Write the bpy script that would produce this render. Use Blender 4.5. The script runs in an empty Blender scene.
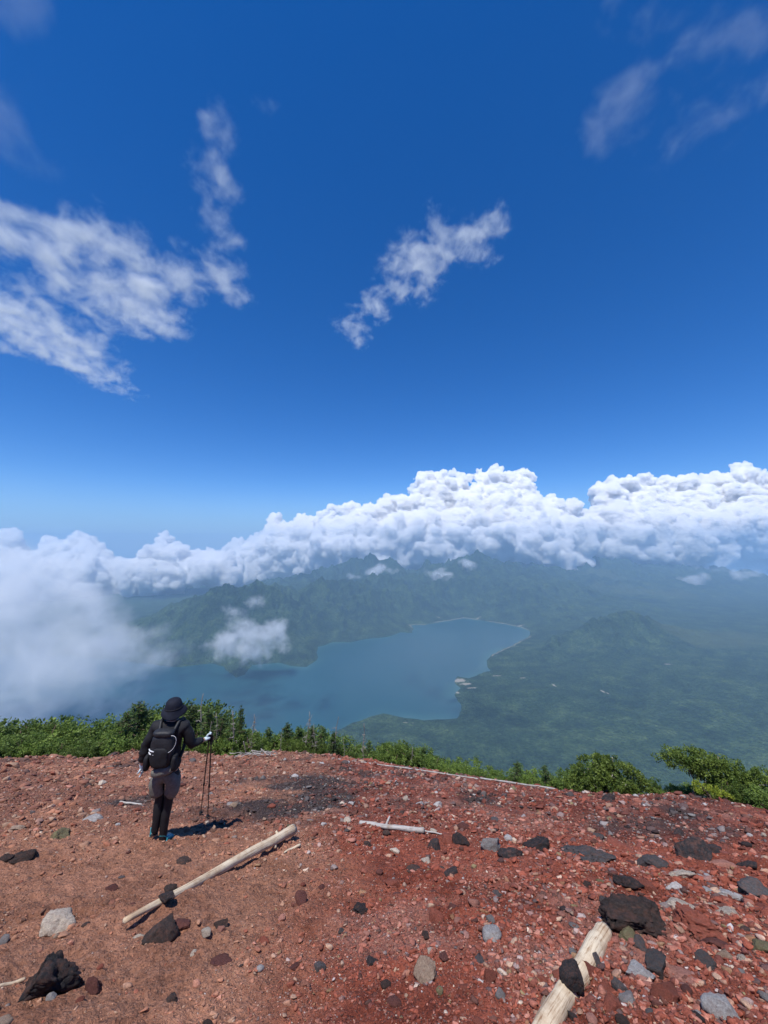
import bpy, math, random
import numpy as np
from mathutils import Vector, Matrix

# ------------------------------------------------------------------ camera, sky, sun, exposure
sc = bpy.context.scene
COL = sc.collection
R = math.radians
PITCH = R(4.9)
EYE = 1.55
F = 384.0
cam_d = bpy.data.cameras.new('camera')
cam_d.sensor_fit = 'HORIZONTAL'; cam_d.sensor_width = 36; cam_d.lens = 18.0
cam_d.clip_start = 0.05; cam_d.clip_end = 120000
cam = bpy.data.objects.new('camera', cam_d); COL.objects.link(cam)
cam.location = (0, 0, EYE); cam.rotation_euler = (R(90) + PITCH, 0, 0)
sc.camera = cam

SUN_AZ = math.atan2(-0.42, -0.90)      # direction towards the sun, measured from +Y to +X
SUN_EL = R(68)
sd = Vector((math.sin(SUN_AZ)*math.cos(SUN_EL), math.cos(SUN_AZ)*math.cos(SUN_EL), math.sin(SUN_EL)))
world = bpy.data.worlds.new('World'); sc.world = world; world.use_nodes = True
wn = world.node_tree; wn.nodes.clear()
sky = wn.nodes.new('ShaderNodeTexSky'); sky.sky_type = 'NISHITA'; sky.sun_disc = False
sky.sun_elevation = SUN_EL; sky.sun_rotation = SUN_AZ
sky.altitude = 2400; sky.air_density = 1.0; sky.dust_density = 0.0; sky.ozone_density = 4.0
hsv = wn.nodes.new('ShaderNodeHueSaturation'); hsv.inputs['Saturation'].default_value = 1.34
hsv.inputs['Hue'].default_value = 0.510
bg = wn.nodes.new('ShaderNodeBackground'); bg.inputs['Strength'].default_value = 0.125
wo = wn.nodes.new('ShaderNodeOutputWorld')
# paler blue air low over the horizon
wtc = wn.nodes.new('ShaderNodeTexCoord'); wsx = wn.nodes.new('ShaderNodeSeparateXYZ'); wn.links.new(wtc.outputs['Generated'], wsx.inputs[0])
wmr = wn.nodes.new('ShaderNodeMapRange'); wmr.interpolation_type = 'SMOOTHSTEP'; wn.links.new(wsx.outputs['Z'], wmr.inputs[0])
wmr.inputs[1].default_value = .16; wmr.inputs[2].default_value = -.01; wmr.inputs[3].default_value = 0.0; wmr.inputs[4].default_value = .85
wmx = wn.nodes.new('ShaderNodeMix'); wmx.data_type = 'RGBA'; wmx.inputs[7].default_value = (1.35, 2.75, 5.1, 1)
wn.links.new(sky.outputs[0], hsv.inputs['Color']); wn.links.new(hsv.outputs[0], wmx.inputs[6]); wn.links.new(wmr.outputs[0], wmx.inputs[0])
wn.links.new(wmx.outputs[2], bg.inputs['Color'])
wn.links.new(bg.outputs[0], wo.inputs['Surface'])
sun_d = bpy.data.lights.new('sun', 'SUN'); sun_d.energy = 4.2; sun_d.angle = R(0.55); sun_d.color = (1.0, 0.965, 0.91)
sun = bpy.data.objects.new('sun', sun_d); COL.objects.link(sun)
sun.rotation_euler = sd.to_track_quat('Z', 'Y').to_euler()
sc.view_settings.view_transform = 'Standard'; sc.view_settings.look = 'None'
sc.view_settings.exposure = 0.35; sc.view_settings.gamma = 1.0; sc.view_settings.use_curve_mapping = False
cy = sc.cycles
cy.use_denoising = True
try: cy.denoiser = 'OPENIMAGEDENOISE'
except Exception: pass
cy.max_bounces = 16; cy.volume_bounces = 14; cy.diffuse_bounces = 3; cy.glossy_bounces = 2
cy.transparent_max_bounces = 24
cy.volume_step_rate = 1.6; cy.volume_max_steps = 256
cy.sample_clamp_indirect = 4.0

rng = np.random.default_rng(11)
random.seed(5)

# ------------------------------------------------------------------ helpers
cp, sp = math.cos(PITCH), math.sin(PITCH)
def ray(px, py):
    """world direction of a picture point with unit forward (Y) component"""
    u = (px - 384.0)/F; v = (512.0 - py)/F
    yy = cp - v*sp; zz = sp + v*cp
    return u/yy, zz/yy                     # X and Z per metre of Y
def at(px, py, Y):
    a, s = ray(px, py); return np.array((a*Y, Y, EYE + s*Y))

def _hash(ix, iy, iz, seed):
    h = (ix.astype(np.int64)*374761393 + iy.astype(np.int64)*668265263 + iz.astype(np.int64)*2147483647 + seed*974634777) & 0xffffffff
    h = ((h ^ (h >> 13))*1274126177) & 0xffffffff
    h = ((h ^ (h >> 16))*2246822519) & 0xffffffff
    return ((h ^ (h >> 15)) & 0xffffff)/float(0xffffff)
def noise3(x, y, z, seed=0):
    ix, iy, iz = np.floor(x), np.floor(y), np.floor(z)
    fx, fy, fz = x-ix, y-iy, z-iz
    ix, iy, iz = ix.astype(np.int64), iy.astype(np.int64), iz.astype(np.int64)
    ux, uy, uz = [f*f*f*(f*(f*6-15)+10) for f in (fx, fy, fz)]
    def c(a, b, d): return _hash(ix+a, iy+b, iz+d, seed)
    x00 = c(0,0,0)*(1-ux)+c(1,0,0)*ux; x10 = c(0,1,0)*(1-ux)+c(1,1,0)*ux
    x01 = c(0,0,1)*(1-ux)+c(1,0,1)*ux; x11 = c(0,1,1)*(1-ux)+c(1,1,1)*ux
    return ((x00*(1-uy)+x10*uy)*(1-uz) + (x01*(1-uy)+x11*uy)*uz)*2-1
def noise2(x, y, seed=0):
    ix, iy = np.floor(x), np.floor(y)
    fx, fy = x-ix, y-iy
    ix, iy = ix.astype(np.int64), iy.astype(np.int64); zz = np.zeros_like(ix)
    ux, uy = [f*f*f*(f*(f*6-15)+10) for f in (fx, fy)]
    def c(a, b): return _hash(ix+a, iy+b, zz, seed)
    return ((c(0,0)*(1-ux)+c(1,0)*ux)*(1-uy) + (c(0,1)*(1-ux)+c(1,1)*ux)*uy)*2-1
def fbm2(x, y, oct=4, seed=0, gain=0.5, ridged=False):
    s = 0; a = 1; t = 0; f = 1
    for o in range(oct):
        n = noise2(x*f+o*17.3, y*f-o*9.1, seed+o)
        if ridged: n = 1-2*np.abs(n)
        s = s+a*n; t += a; a *= gain; f *= 2.03
    return s/t
def fbm3(p, oct=3, seed=0, gain=0.5):
    s = 0; a = 1; t = 0; f = 1
    for o in range(oct):
        s = s+a*noise3(p[:,0]*f+o*7.7, p[:,1]*f+o*3.1, p[:,2]*f-o*5.3, seed+o); t += a; a *= gain; f *= 2.07
    return s/t
def sstep(a, b, x):
    t = np.clip((x-a)/(b-a), 0, 1); return t*t*(3-2*t)

def mesh_np(name, v, faces, mat=None, smooth=False, cols=None, attrs=None):
    """faces: (n,3) or (n,4) array"""
    v = np.asarray(v, np.float32); faces = np.asarray(faces, np.int32)
    k = faces.shape[1]; n = len(faces)
    me = bpy.data.meshes.new(name)
    me.vertices.add(len(v)); me.vertices.foreach_set('co', v.ravel())
    me.loops.add(n*k); me.loops.foreach_set('vertex_index', faces.ravel())
    me.polygons.add(n); me.polygons.foreach_set('loop_start', np.arange(n, dtype=np.int32)*k)
    if smooth: me.polygons.foreach_set('use_smooth', np.ones(n, bool))
    if mat: me.materials.append(mat)
    me.update(calc_edges=True)
    if cols is not None:
        ca = me.color_attributes.new('tone', 'FLOAT_COLOR', 'POINT')
        c4 = np.ones((len(v), 4), np.float32); c4[:, :3] = cols; ca.data.foreach_set('color', c4.ravel())
    for an, av in (attrs or {}).items():
        at_ = me.attributes.new(an, 'FLOAT', 'POINT'); at_.data.foreach_set('value', np.asarray(av, np.float32))
    return me
def link(name, me, parent=None, loc=(0,0,0), rot=(0,0,0), scale=(1,1,1)):
    o = bpy.data.objects.new(name, me); COL.objects.link(o)
    o.location = loc; o.rotation_euler = rot; o.scale = scale
    if parent: o.parent = parent
    return o
def tag(o, label=None, cat=None, group=None, kind=None):
    if label: o['label'] = label
    if cat: o['category'] = cat
    if group: o['group'] = group
    if kind: o['kind'] = kind
    return o
def empty(name, loc=(0,0,0), rz=0, **k):
    o = bpy.data.objects.new(name, None); COL.objects.link(o); o.empty_display_size = .1
    o.location = loc; o.rotation_euler = (0, 0, rz); return tag(o, **k)
def copy_tree(o, parent=None):
    c = o.copy(); COL.objects.link(c)
    if parent: c.parent = parent
    for ch in list(o.children): copy_tree(ch, c)
    return c

def new_mat(name):
    m = bpy.data.materials.new(name); m.use_nodes = True; nt = m.node_tree; nt.nodes.clear()
    out = nt.nodes.new('ShaderNodeOutputMaterial'); return m, nt, out
class NT:
    def __init__(s, nt): s.nt = nt
    def n(s, t, **kw):
        nd = s.nt.nodes.new(t)
        for k, v in kw.items():
            if k.startswith('i_'):
                nd.inputs[k[2:].replace('_', ' ')].default_value = v
            else: setattr(nd, k, v)
        return nd
    def l(s, a, b): s.nt.links.new(a, b)
    def ramp(s, fac, stops):
        r = s.nt.nodes.new('ShaderNodeValToRGB'); e = r.color_ramp.elements
        while len(e) < len(stops): e.new(0.5)
        for i, (p, c) in enumerate(stops):
            e[i].position = p; e[i].color = (*c, 1) if len(c) == 3 else c
        s.l(fac, r.inputs['Fac']); return r
    def mix(s, a, b, fac, mode='MIX'):
        m = s.nt.nodes.new('ShaderNodeMix'); m.data_type = 'RGBA'; m.blend_type = mode
        for sock, val in ((m.inputs[0], fac), (m.inputs[6], a), (m.inputs[7], b)):
            if isinstance(val, bpy.types.NodeSocket): s.l(val, sock)
            elif isinstance(val, (int, float)): sock.default_value = val
            else: sock.default_value = (*val, 1)
        return m.outputs[2]
    def math(s, op, a, b=0.0, c=0.0, clamp=False):
        m = s.nt.nodes.new('ShaderNodeMath'); m.operation = op; m.use_clamp = clamp
        for sock, val in zip(m.inputs, (a, b, c)):
            if isinstance(val, bpy.types.NodeSocket): s.l(val, sock)
            else: sock.default_value = val
        return m.outputs[0]
    def vmath(s, op, a, b=(0,0,0)):
        m = s.nt.nodes.new('ShaderNodeVectorMath'); m.operation = op
        for sock, val in zip(m.inputs, (a, b)):
            if isinstance(val, bpy.types.NodeSocket): s.l(val, sock)
            elif isinstance(val, (int, float)): sock.default_value = (val,)*3
            else: sock.default_value = val
        return m

def simple_mat(name, c, rough=.8, var=.25, scale=20, bump=.2, bdist=.01, spec=.3, metal=0):
    m, nt, out = new_mat(name); N = NT(nt)
    tc = N.n('ShaderNodeTexCoord'); no = N.n('ShaderNodeTexNoise', i_Scale=scale, i_Detail=6.0, i_Roughness=.65)
    N.l(tc.outputs['Object'], no.inputs['Vector'])
    c0 = [x*(1-var) for x in c]; c1 = [min(1, x*(1+var)) for x in c]
    r = N.ramp(no.outputs['Fac'], [(.3, c0), (.7, c1)])
    b = N.n('ShaderNodeBsdfPrincipled', i_Roughness=rough, i_Metallic=metal); b.inputs['Specular IOR Level'].default_value = spec
    N.l(r.outputs[0], b.inputs['Base Color'])
    bp = N.n('ShaderNodeBump', i_Strength=bump, i_Distance=bdist); N.l(no.outputs['Fac'], bp.inputs['Height'])
    N.l(bp.outputs[0], b.inputs['Normal']); N.l(b.outputs[0], out.inputs['Surface'])
    return m

# ------------------------------------------------------------------ near ground shape
SL = 0.41
edge_px = [(-120,770),(0,757),(50,754),(100,757),(130,751),(150,746),(200,752),(240,756),(280,749),(340,755),(400,763),
           (450,771),(500,778),(560,787),(620,791),(680,789),(730,798),(768,806),(900,815)]
EA, ED = [], []
for px, py in edge_px:
    a, s = ray(px, py); EA.append(a); ED.append((EYE)/(-s-SL))
EA, ED = np.array(EA), np.array(ED)
_fa = np.linspace(-1.4, 1.4, 281); _fd = np.interp(_fa, EA, ED)
_k = np.exp(-0.5*(np.arange(-8, 9)/3.5)**2); _k /= _k.sum(); _fd = np.convolve(np.pad(_fd, 8, mode='edge'), _k, 'valid')
def edgeD(a): return np.interp(a, _fa, _fd)
def gbase(x, y):
    a = np.clip(x/np.maximum(y, .4), -1.4, 1.4)
    D = edgeD(a)
    w = .35
    t = (y-D)/w
    sp_ = np.where(t > 20, t, np.log1p(np.exp(np.minimum(t, 20))))*w
    z = -SL*np.where(y > 0, y, .5*y) - 0.52*sp_
    r = np.hypot(x, y)
    far = -0.72*r
    k = sstep(26, 60, r)
    return z*(1-k) + far*k
def gz(x, y, fine=True):
    x = np.asarray(x, float); y = np.asarray(y, float)
    z = gbase(x, y)
    n = .075*fbm2(x*.55+3.1, y*.55, 3, 1) + .045*fbm2(x*1.7, y*1.7+8, 3, 5)
    fade = 1-.5*sstep(5, 9, y)
    z = z + n*fade
    if fine:
        left = sstep(1.2, -1.5, x+.12*y)
        rough = .55+.75*(1-left)
        u_ = (x*.85+y*.53)*.55; w_ = (-x*.53+y*.85)
        z = z + .042*fbm2(u_*4.2, w_*4.2, 5, 33, .55)*(.6+.4*left) + .034*(.4+.6*left)*np.abs(fbm2(u_*10, w_*10, 4, 35))
        z = z + .045*np.maximum(0, fbm2(x*5.1+3, y*5.7, 3, 37)-.12) + .03*np.maximum(0, fbm2(x*11.1+3, y*12.7, 3, 39)-.15)
        z = z + rough*(.016*fbm2(x*6.3, y*6.3, 3, 9, ridged=True) + .008*fbm2(x*17+.5*y, y*17, 3, 12, ridged=True) + .0035*fbm2(x*48, y*48, 2, 21))
    return z
def ground_at(px, py):
    """point where a picture ray meets the near ground"""
    a, s = ray(px, py)
    ys = np.geomspace(.8, 40, 1600); zr = EYE+s*ys; zg = gz(a*ys, ys, False)
    i = np.argmax(zr < zg)
    if zr[i] >= zg[i]: i = len(ys)-1
    Y = ys[i]; return np.array((a*Y, Y, float(gz(np.array([a*Y]), np.array([Y]), True)[0])))

# ------------------------------------------------------------------ far terrain shape
LK = -1208.0
def at_z(px, py, z=LK):
    a, s = ray(px, py); Y = (z-EYE)/s; return np.array((a*Y, Y))
lake_px = [(329,738),(352,723),(384,714),(404,718),(424,721),(446,720),(459,719),(464,710),(459,701),(456,695),(462,688),(455,682),(458,677),(468,679),
    (484,674),(491,670),(487,662),(491,655),(504,649),(518,643),(529,637),(530,631),(521,627),(505,624),(489,621.5),(476,619.5),(464,618),(452,620),(439,622),
    (424,625),(409,625),(413,629),(411,633),(400,632),(392,635),(385,637),(366,639),(350,642),(332,642),(318,647),(316,653),(317,660),(306,667),
    (290,665),(280,662),(262,664),(250,665),(245,674),(236,677),(229,672),(226,666),(210,663),(180,667),(165,666),(120,660),(60,655),(-60,655),(-250,668),(-420,720),
    (-420,800),(-100,800),(150,790),(290,775)]
LP = np.array([at_z(*p) for p in lake_px])
def poly_sdf(x, y, P):
    d = np.full(x.shape, 1e18); ins = np.zeros(x.shape, bool)
    n = len(P)
    for i in range(n):
        ax, ay = P[i]; bx, by = P[(i+1) % n]
        ex, ey = bx-ax, by-ay
        t = np.clip(((x-ax)*ex+(y-ay)*ey)/(ex*ex+ey*ey), 0, 1)
        dx, dy = x-ax-t*ex, y-ay-t*ey
        d = np.minimum(d, dx*dx+dy*dy)
        c = ((ay > y) != (by > y)) & (x < (bx-ax)*(y-ay)/((by-ay) if by != ay else 1e-9)+ax)
        ins ^= c
    d = np.sqrt(d); return np.where(ins, -d, d)
ridges = [   # (width, sharp, [(px, py, Y)])
    (1500, 1.25, [(100,640,5000),(130,628,5000),(180,612,5200),(225,598,5200),(260,578,5300),(298,591,5700),(340,586,6300),(372,576,7000)]),
    (1000, 1.2, [(260,583,5300),(275,615,4800),(292,645,4450)]),
    (900, 1.2, [(225,598,5200),(222,625,4700),(238,662,4100)]),
    (1000, 1.2, [(340,592,6300),(355,608,5800),(385,628,5500)]),
    (900, 1.2, [(300,593,5700),(315,618,5300),(330,635,5150)]),
    (2300, 1.25, [(250,600,8500),(300,583,8500),(340,569,8700),(372,561,9000),(410,566,9000),(440,563,8700),(459,560,8600),(479,559,9000),(514,568,9500),(554,563,10500),(599,559,11500),(650,560,12500),(700,559,12800),(768,564,13000),(900,560,13000)]),
    (1200, 1.2, [(410,582,9000),(425,595,7800),(440,611,6900)]),
    (1300, 1.2, [(479,578,9000),(520,585,8200),(560,600,7600)]),
    (1300, 1.2, [(599,572,11500),(610,578,10000),(640,590,8800)]),
    (1500, 1.2, [(700,559,12800),(690,575,11000),(720,585,9500)]),
    (1100, 1.3, [(500,603,8000),(560,598,8500),(640,596,9000),(720,594,9500),(820,600,9000)]),
    (900, 1.0, [(506,652,4400),(545,638,4600),(585,625,4700),(622,617,4800),(660,626,5000),(700,640,5200)]),
    (500, 1.3, [(622,619,4800),(600,644,4350),(590,668,3900)]),
    (500, 1.3, [(560,628,4600),(548,650,4200)]),
    (650, 1.5, [(500,694,3050),(540,690,3150),(585,700,3200)]),
    (2200, 1.2, [(-500,575,9500),(-100,590,9500),(0,596,9500),(100,600,9500),(180,598,9800),(260,590,9800)]),
]
def terrain(x, y):
    d = poly_sdf(x + 26*fbm2(x/180, y/180, 3, 41), y + 26*fbm2(x/180+9, y/180, 3, 42), LP)
    wx = x+ 160*fbm2(x/900, y/900, 3, 31); wy = y+160*fbm2(x/900+5, y/900+7, 3, 32)
    H = np.zeros(x.shape)
    for w, sh, pts in ridges:
        P = [at(*p) for p in pts]; best = np.zeros(x.shape)
        for A, B in zip(P[:-1], P[1:]):
            ex, ey = B[0]-A[0], B[1]-A[1]
            t = np.clip(((wx-A[0])*ex+(wy-A[1])*ey)/(ex*ex+ey*ey), 0, 1)
            dd = np.hypot(wx-A[0]-t*ex, wy-A[1]-t*ey)
            h = (A[2]+t*(B[2]-A[2])-LK)
            ww = w*np.clip(h/450, .5, 1.6)
            best = np.maximum(best, h*np.clip(1-dd/ww, 0, 1)**sh)
        H = np.maximum(H, best) + .04*np.minimum(H, best)
    rg = fbm2(x/620, y/620, 5, 50, .52, ridged=True); rg2 = fbm2(x/230, y/230, 3, 58, .5, ridged=True)
    H = H*(1+.44*(rg-.58)) + np.minimum(H, 260)*.20*rg2
    shore = sstep(0, 750, d)
    plain = 3+np.clip(d, 0, 2600)*.035 + 14*fbm2(x/400, y/400, 4, 61)*sstep(50, 500, d)
    e = plain + H*(.12+.88*shore)*sstep(-10, 120, d)
    e = np.where(d < 0, np.maximum(d*.08, -25), np.maximum(e*sstep(-20, 60, d), .8))
    r = np.hypot(x, y)
    flank = -LK - .72*r + 40*fbm2(x/240, y/240, 4, 70, .5, ridged=True)*sstep(100, 900, r)
    k = 70.0
    m = np.maximum(e, flank); df = np.abs(e-flank)
    m = m + np.where(df < k, (k-df)**2/(4*k), 0)*np.where(flank > -100, 1, 0)*sstep(-40,60,d)
    return LK+m, d

def polar_grid(az, rad):
    A, Rr = np.meshgrid(az, rad, indexing='ij')
    x = np.sin(A)*Rr; y = np.cos(A)*Rr
    na, nr = len(az), len(rad)
    i = np.arange(na-1)[:, None]*nr + np.arange(nr-1)[None, :]
    f = np.stack([i, i+1, i+nr+1, i+nr], -1).reshape(-1, 4)[:, ::-1]
    return x.ravel(), y.ravel(), f
def az_list(fine, n, coarse=60):
    a = np.linspace(-fine, fine, n); b = np.linspace(fine, 2*math.pi-fine, coarse)[1:]
    return np.concatenate([a, b])

# ------------------------------------------------------------------ materials of the setting
def mat_ground():
    m, nt, out = new_mat('red_scoria_soil'); N = NT(nt)
    tc = N.n('ShaderNodeTexCoord'); V = tc.outputs['Object']
    tone = N.n('ShaderNodeVertexColor', layer_name='tone')
    n1 = N.n('ShaderNodeTexNoise', i_Scale=14.0, i_Detail=8.0, i_Roughness=.7); N.l(V, n1.inputs['Vector'])
    n2 = N.n('ShaderNodeTexNoise', i_Scale=90.0, i_Detail=6.0, i_Roughness=.75); N.l(V, n2.inputs['Vector'])
    vo = N.n('ShaderNodeTexVoronoi', i_Scale=42.0); vo.feature = 'F1'; N.l(V, vo.inputs['Vector'])
    v2 = N.n('ShaderNodeTexVoronoi', i_Scale=105.0); N.l(V, v2.inputs['Vector'])
    r1 = N.ramp(n1.outputs['Fac'], [(.3, (.62,.58,.58)), (.5, (1,1,1)), (.72, (1.3,1.3,1.32))])
    c = N.mix(tone.outputs['Color'], r1.outputs[0], 1.0, 'MULTIPLY')
    r2 = N.ramp(n2.outputs['Fac'], [(.32, (.6,.55,.55)), (.5, (1,1,1)), (.7, (1.35,1.3,1.3))])
    c = N.mix(c, r2.outputs[0], .85, 'MULTIPLY')
    sep = N.n('ShaderNodeSeparateColor'); N.l(v2.outputs['Color'], sep.inputs[0])
    pale = N.math('GREATER_THAN', sep.outputs[0], .93)
    c = N.mix(c, (.42,.30,.25), N.math('MULTIPLY', pale, .25))
    dark = N.math('LESS_THAN', sep.outputs[1], .1)
    c = N.mix(c, (.05,.035,.035), N.math('MULTIPLY', dark, .55))
    b = N.n('ShaderNodeBsdfPrincipled', i_Roughness=.95); b.inputs['Specular IOR Level'].default_value = .12
    N.l(c, b.inputs['Base Color'])
    h = N.math('ADD', N.math('MULTIPLY', n2.outputs['Fac'], .55), N.math('MULTIPLY', v2.outputs['Distance'], -.25))
    h = N.math('ADD', h, N.math('MULTIPLY', vo.outputs['Distance'], -.4))
    h = N.math('ADD', h, N.math('MULTIPLY', n1.outputs['Fac'], 3.2))
    bp = N.n('ShaderNodeBump', i_Strength=.9, i_Distance=.03); N.l(h, bp.inputs['Height'])
    N.l(bp.outputs[0], b.inputs['Normal']); N.l(b.outputs[0], out.inputs['Surface'])
    return m
def mat_forest():
    m, nt, out = new_mat('forested_land'); N = NT(nt)
    tc = N.n('ShaderNodeTexCoord'); V = tc.outputs['Object']
    vo = N.n('ShaderNodeTexVoronoi', i_Scale=1/13.0); N.l(V, vo.inputs['Vector'])
    n1 = N.n('ShaderNodeTexNoise', i_Scale=1/170.0, i_Detail=8.0, i_Roughness=.62); N.l(V, n1.inputs['Vector'])
    n2 = N.n('ShaderNodeTexNoise', i_Scale=1/28.0, i_Detail=4.0, i_Roughness=.7); N.l(V, n2.inputs['Vector'])
    n3 = N.n('ShaderNodeTexNoise', i_Scale=1/900.0, i_Detail=4.0); N.l(V, n3.inputs['Vector'])
    r = N.ramp(n1.outputs['Fac'], [(.32, (.018,.036,.022)), (.5, (.033,.062,.033)), (.68, (.062,.098,.046))])
    r2 = N.ramp(n2.outputs['Fac'], [(.3, (.45,.5,.5)), (.5, (1,1,1)), (.7, (1.6,1.5,1.35))])
    c = N.mix(r.outputs[0], r2.outputs[0], .9, 'MULTIPLY')
    sep = N.n('ShaderNodeSeparateColor'); N.l(vo.outputs['Color'], sep.inputs[0])
    r3 = N.ramp(sep.outputs[0], [(0, (.55,.6,.6)), (1, (1.45,1.4,1.25))])
    c = N.mix(c, r3.outputs[0], .8, 'MULTIPLY')
    r4 = N.ramp(n3.outputs['Fac'], [(.35, (.8,.85,.9)), (.65, (1.2,1.15,1.0))])
    c = N.mix(c, r4.outputs[0], 1.0, 'MULTIPLY')
    sa = N.n('ShaderNodeAttribute', attribute_name='sand')
    c = N.mix(c, (.34,.31,.25), sa.outputs['Fac'])
    me = N.n('ShaderNodeAttribute', attribute_name='meadow')
    c = N.mix(c, (.085,.105,.04), N.math('MULTIPLY', me.outputs['Fac'], .75))
    b = N.n('ShaderNodeBsdfPrincipled', i_Roughness=.95); b.inputs['Specular IOR Level'].default_value = .1
    N.l(c, b.inputs['Base Color'])
    h = N.math('ADD', N.math('MULTIPLY', vo.outputs['Distance'], -.9), N.math('MULTIPLY', n2.outputs['Fac'], 2.2))
    bp = N.n('ShaderNodeBump', i_Strength=.9, i_Distance=11.0); N.l(h, bp.inputs['Height'])
    N.l(bp.outputs[0], b.inputs['Normal']); N.l(b.outputs[0], out.inputs['Surface'])
    return m
def mat_water():
    m, nt, out = new_mat('lake_water'); N = NT(nt)
    tc = N.n('ShaderNodeTexCoord'); V = tc.outputs['Object']
    mp = N.n('ShaderNodeMapping'); mp.inputs['Scale'].default_value = (1, .35, 1); N.l(V, mp.inputs['Vector'])
    n1 = N.n('ShaderNodeTexNoise', i_Scale=1/700.0, i_Detail=5.0, i_Roughness=.6); N.l(mp.outputs[0], n1.inputs['Vector'])
    sh = N.n('ShaderNodeAttribute', attribute_name='shallow')
    r = N.ramp(n1.outputs['Fac'], [(.3, (.012,.060,.072)), (.7, (.017,.072,.084))])
    c = N.mix(r.outputs[0], (.05,.13,.11), sh.outputs['Fac'])
    b = N.n('ShaderNodeBsdfPrincipled', i_Roughness=.32, i_IOR=1.33)
    N.l(c, b.inputs['Base Color'])
    n2 = N.n('ShaderNodeTexNoise', i_Scale=1/9.0, i_Detail=3.0); N.l(V, n2.inputs['Vector'])
    bp = N.n('ShaderNodeBump', i_Strength=.25, i_Distance=.6); N.l(n2.outputs['Fac'], bp.inputs['Height'])
    N.l(bp.outputs[0], b.inputs['Normal']); N.l(b.outputs[0], out.inputs['Surface'])
    return m

# ------------------------------------------------------------------ the setting: far land, water, haze
far_az = az_list(R(52), 1500, 60)
far_r = np.concatenate([np.geomspace(34, 1400, 90)[:-1], np.geomspace(1400, 15300, 1000)])
fx, fy, ff = polar_grid(far_az, far_r)
fz, fd = terrain(fx, fy)
fz = np.where(np.hypot(fx, fy) < 60, fz-2.0, fz)
sand = np.zeros(fx.shape)
def spot(px, py, rx, ry, z=LK+5, amt=1.0):
    c = at_z(px, py, z); return amt*sstep(1.0, .45, np.hypot((fx-c[0])/rx, (fy-c[1])/ry) + .35*fbm2(fx/22, fy/22, 2, 77))
for s_ in [(459,680,70,60),(466,684,60,35),(472,688,55,16),(457,692,22,30),(497,676,55,10),(523,679,34,9),
           (554,689,14,42),(603,696,16,36),(608,698,8,22),(406,722.5,26,7),(413,723,12,5),(500,623,90,9),(520,626,80,16),(478,619,80,9),(438,620,50,8),(668,670,50,18)]:
    sand = np.maximum(sand, spot(*s_))
sand *= (fd > -30)
beach = sstep(26, 8, fd)*(fd > 0)*sstep(.1, .6, fbm2(fx/260, fy/260, 2, 90)+.35*(fy > 4200))*(fx > 300)
sand = np.maximum(sand, beach*.75)
meadow = np.zeros(fx.shape)
for px, py, Y, rx, ry in [(640,600,8000,1500,650),(720,640,5500,900,500),(600,592,9500,900,300)]:
    c = at_z(px, py, LK+60); meadow = np.maximum(meadow, sstep(1, .3, np.hypot((fx-c[0])/rx, (fy-c[1])/ry)+.6*fbm2(fx/300, fy/300, 3, 99))*.7)
hills = link('hills', mesh_np('hills', np.stack([fx, fy, fz], 1), ff, mat_forest(), True, attrs={'sand': sand, 'meadow': meadow}))
tag(hills, kind='structure')

wg = polar_grid(np.linspace(R(-60), R(52), 260), np.geomspace(1500, 9000, 160))
wd = poly_sdf(wg[0], wg[1], LP)
wsh = sstep(-150, 0, wd)*sstep(-.2, .6, fbm2(wg[0]/300, wg[1]/300, 2, 15)+.3)*.5
water = link('lake_water', mesh_np('lake_water', np.stack([wg[0], wg[1], np.full(wg[0].shape, LK-.6)], 1), wg[2], mat_water(), True, attrs={'shallow': wsh}))
tag(water, kind='structure')

def box_mesh(name, lo, hi, mat):
    x0, y0, z0 = lo; x1, y1, z1 = hi
    v = [(x0,y0,z0),(x1,y0,z0),(x1,y1,z0),(x0,y1,z0),(x0,y0,z1),(x1,y0,z1),(x1,y1,z1),(x0,y1,z1)]
    f = [(0,3,2,1),(4,5,6,7),(0,1,5,4),(1,2,6,5),(2,3,7,6),(3,0,4,7)]
    return mesh_np(name, v, f, mat)
hm, hnt, hout = new_mat('haze')
pv = hnt.nodes.new('ShaderNodeVolumePrincipled')
pv.inputs['Color'].default_value = (.40, .64, .90, 1); pv.inputs['Density'].default_value = 7.8e-5; pv.inputs['Anisotropy'].default_value = 0.0
hnt.links.new(pv.outputs[0], hout.inputs['Volume'])
hz = link('haze', box_mesh('haze', (-15600, -15600, float(fz.min())-1.0), (15600, 15600, 420.0), hm))
tag(hz, kind='stuff', label='thin blue summer haze filling the air over the lake', cat='haze')

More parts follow.
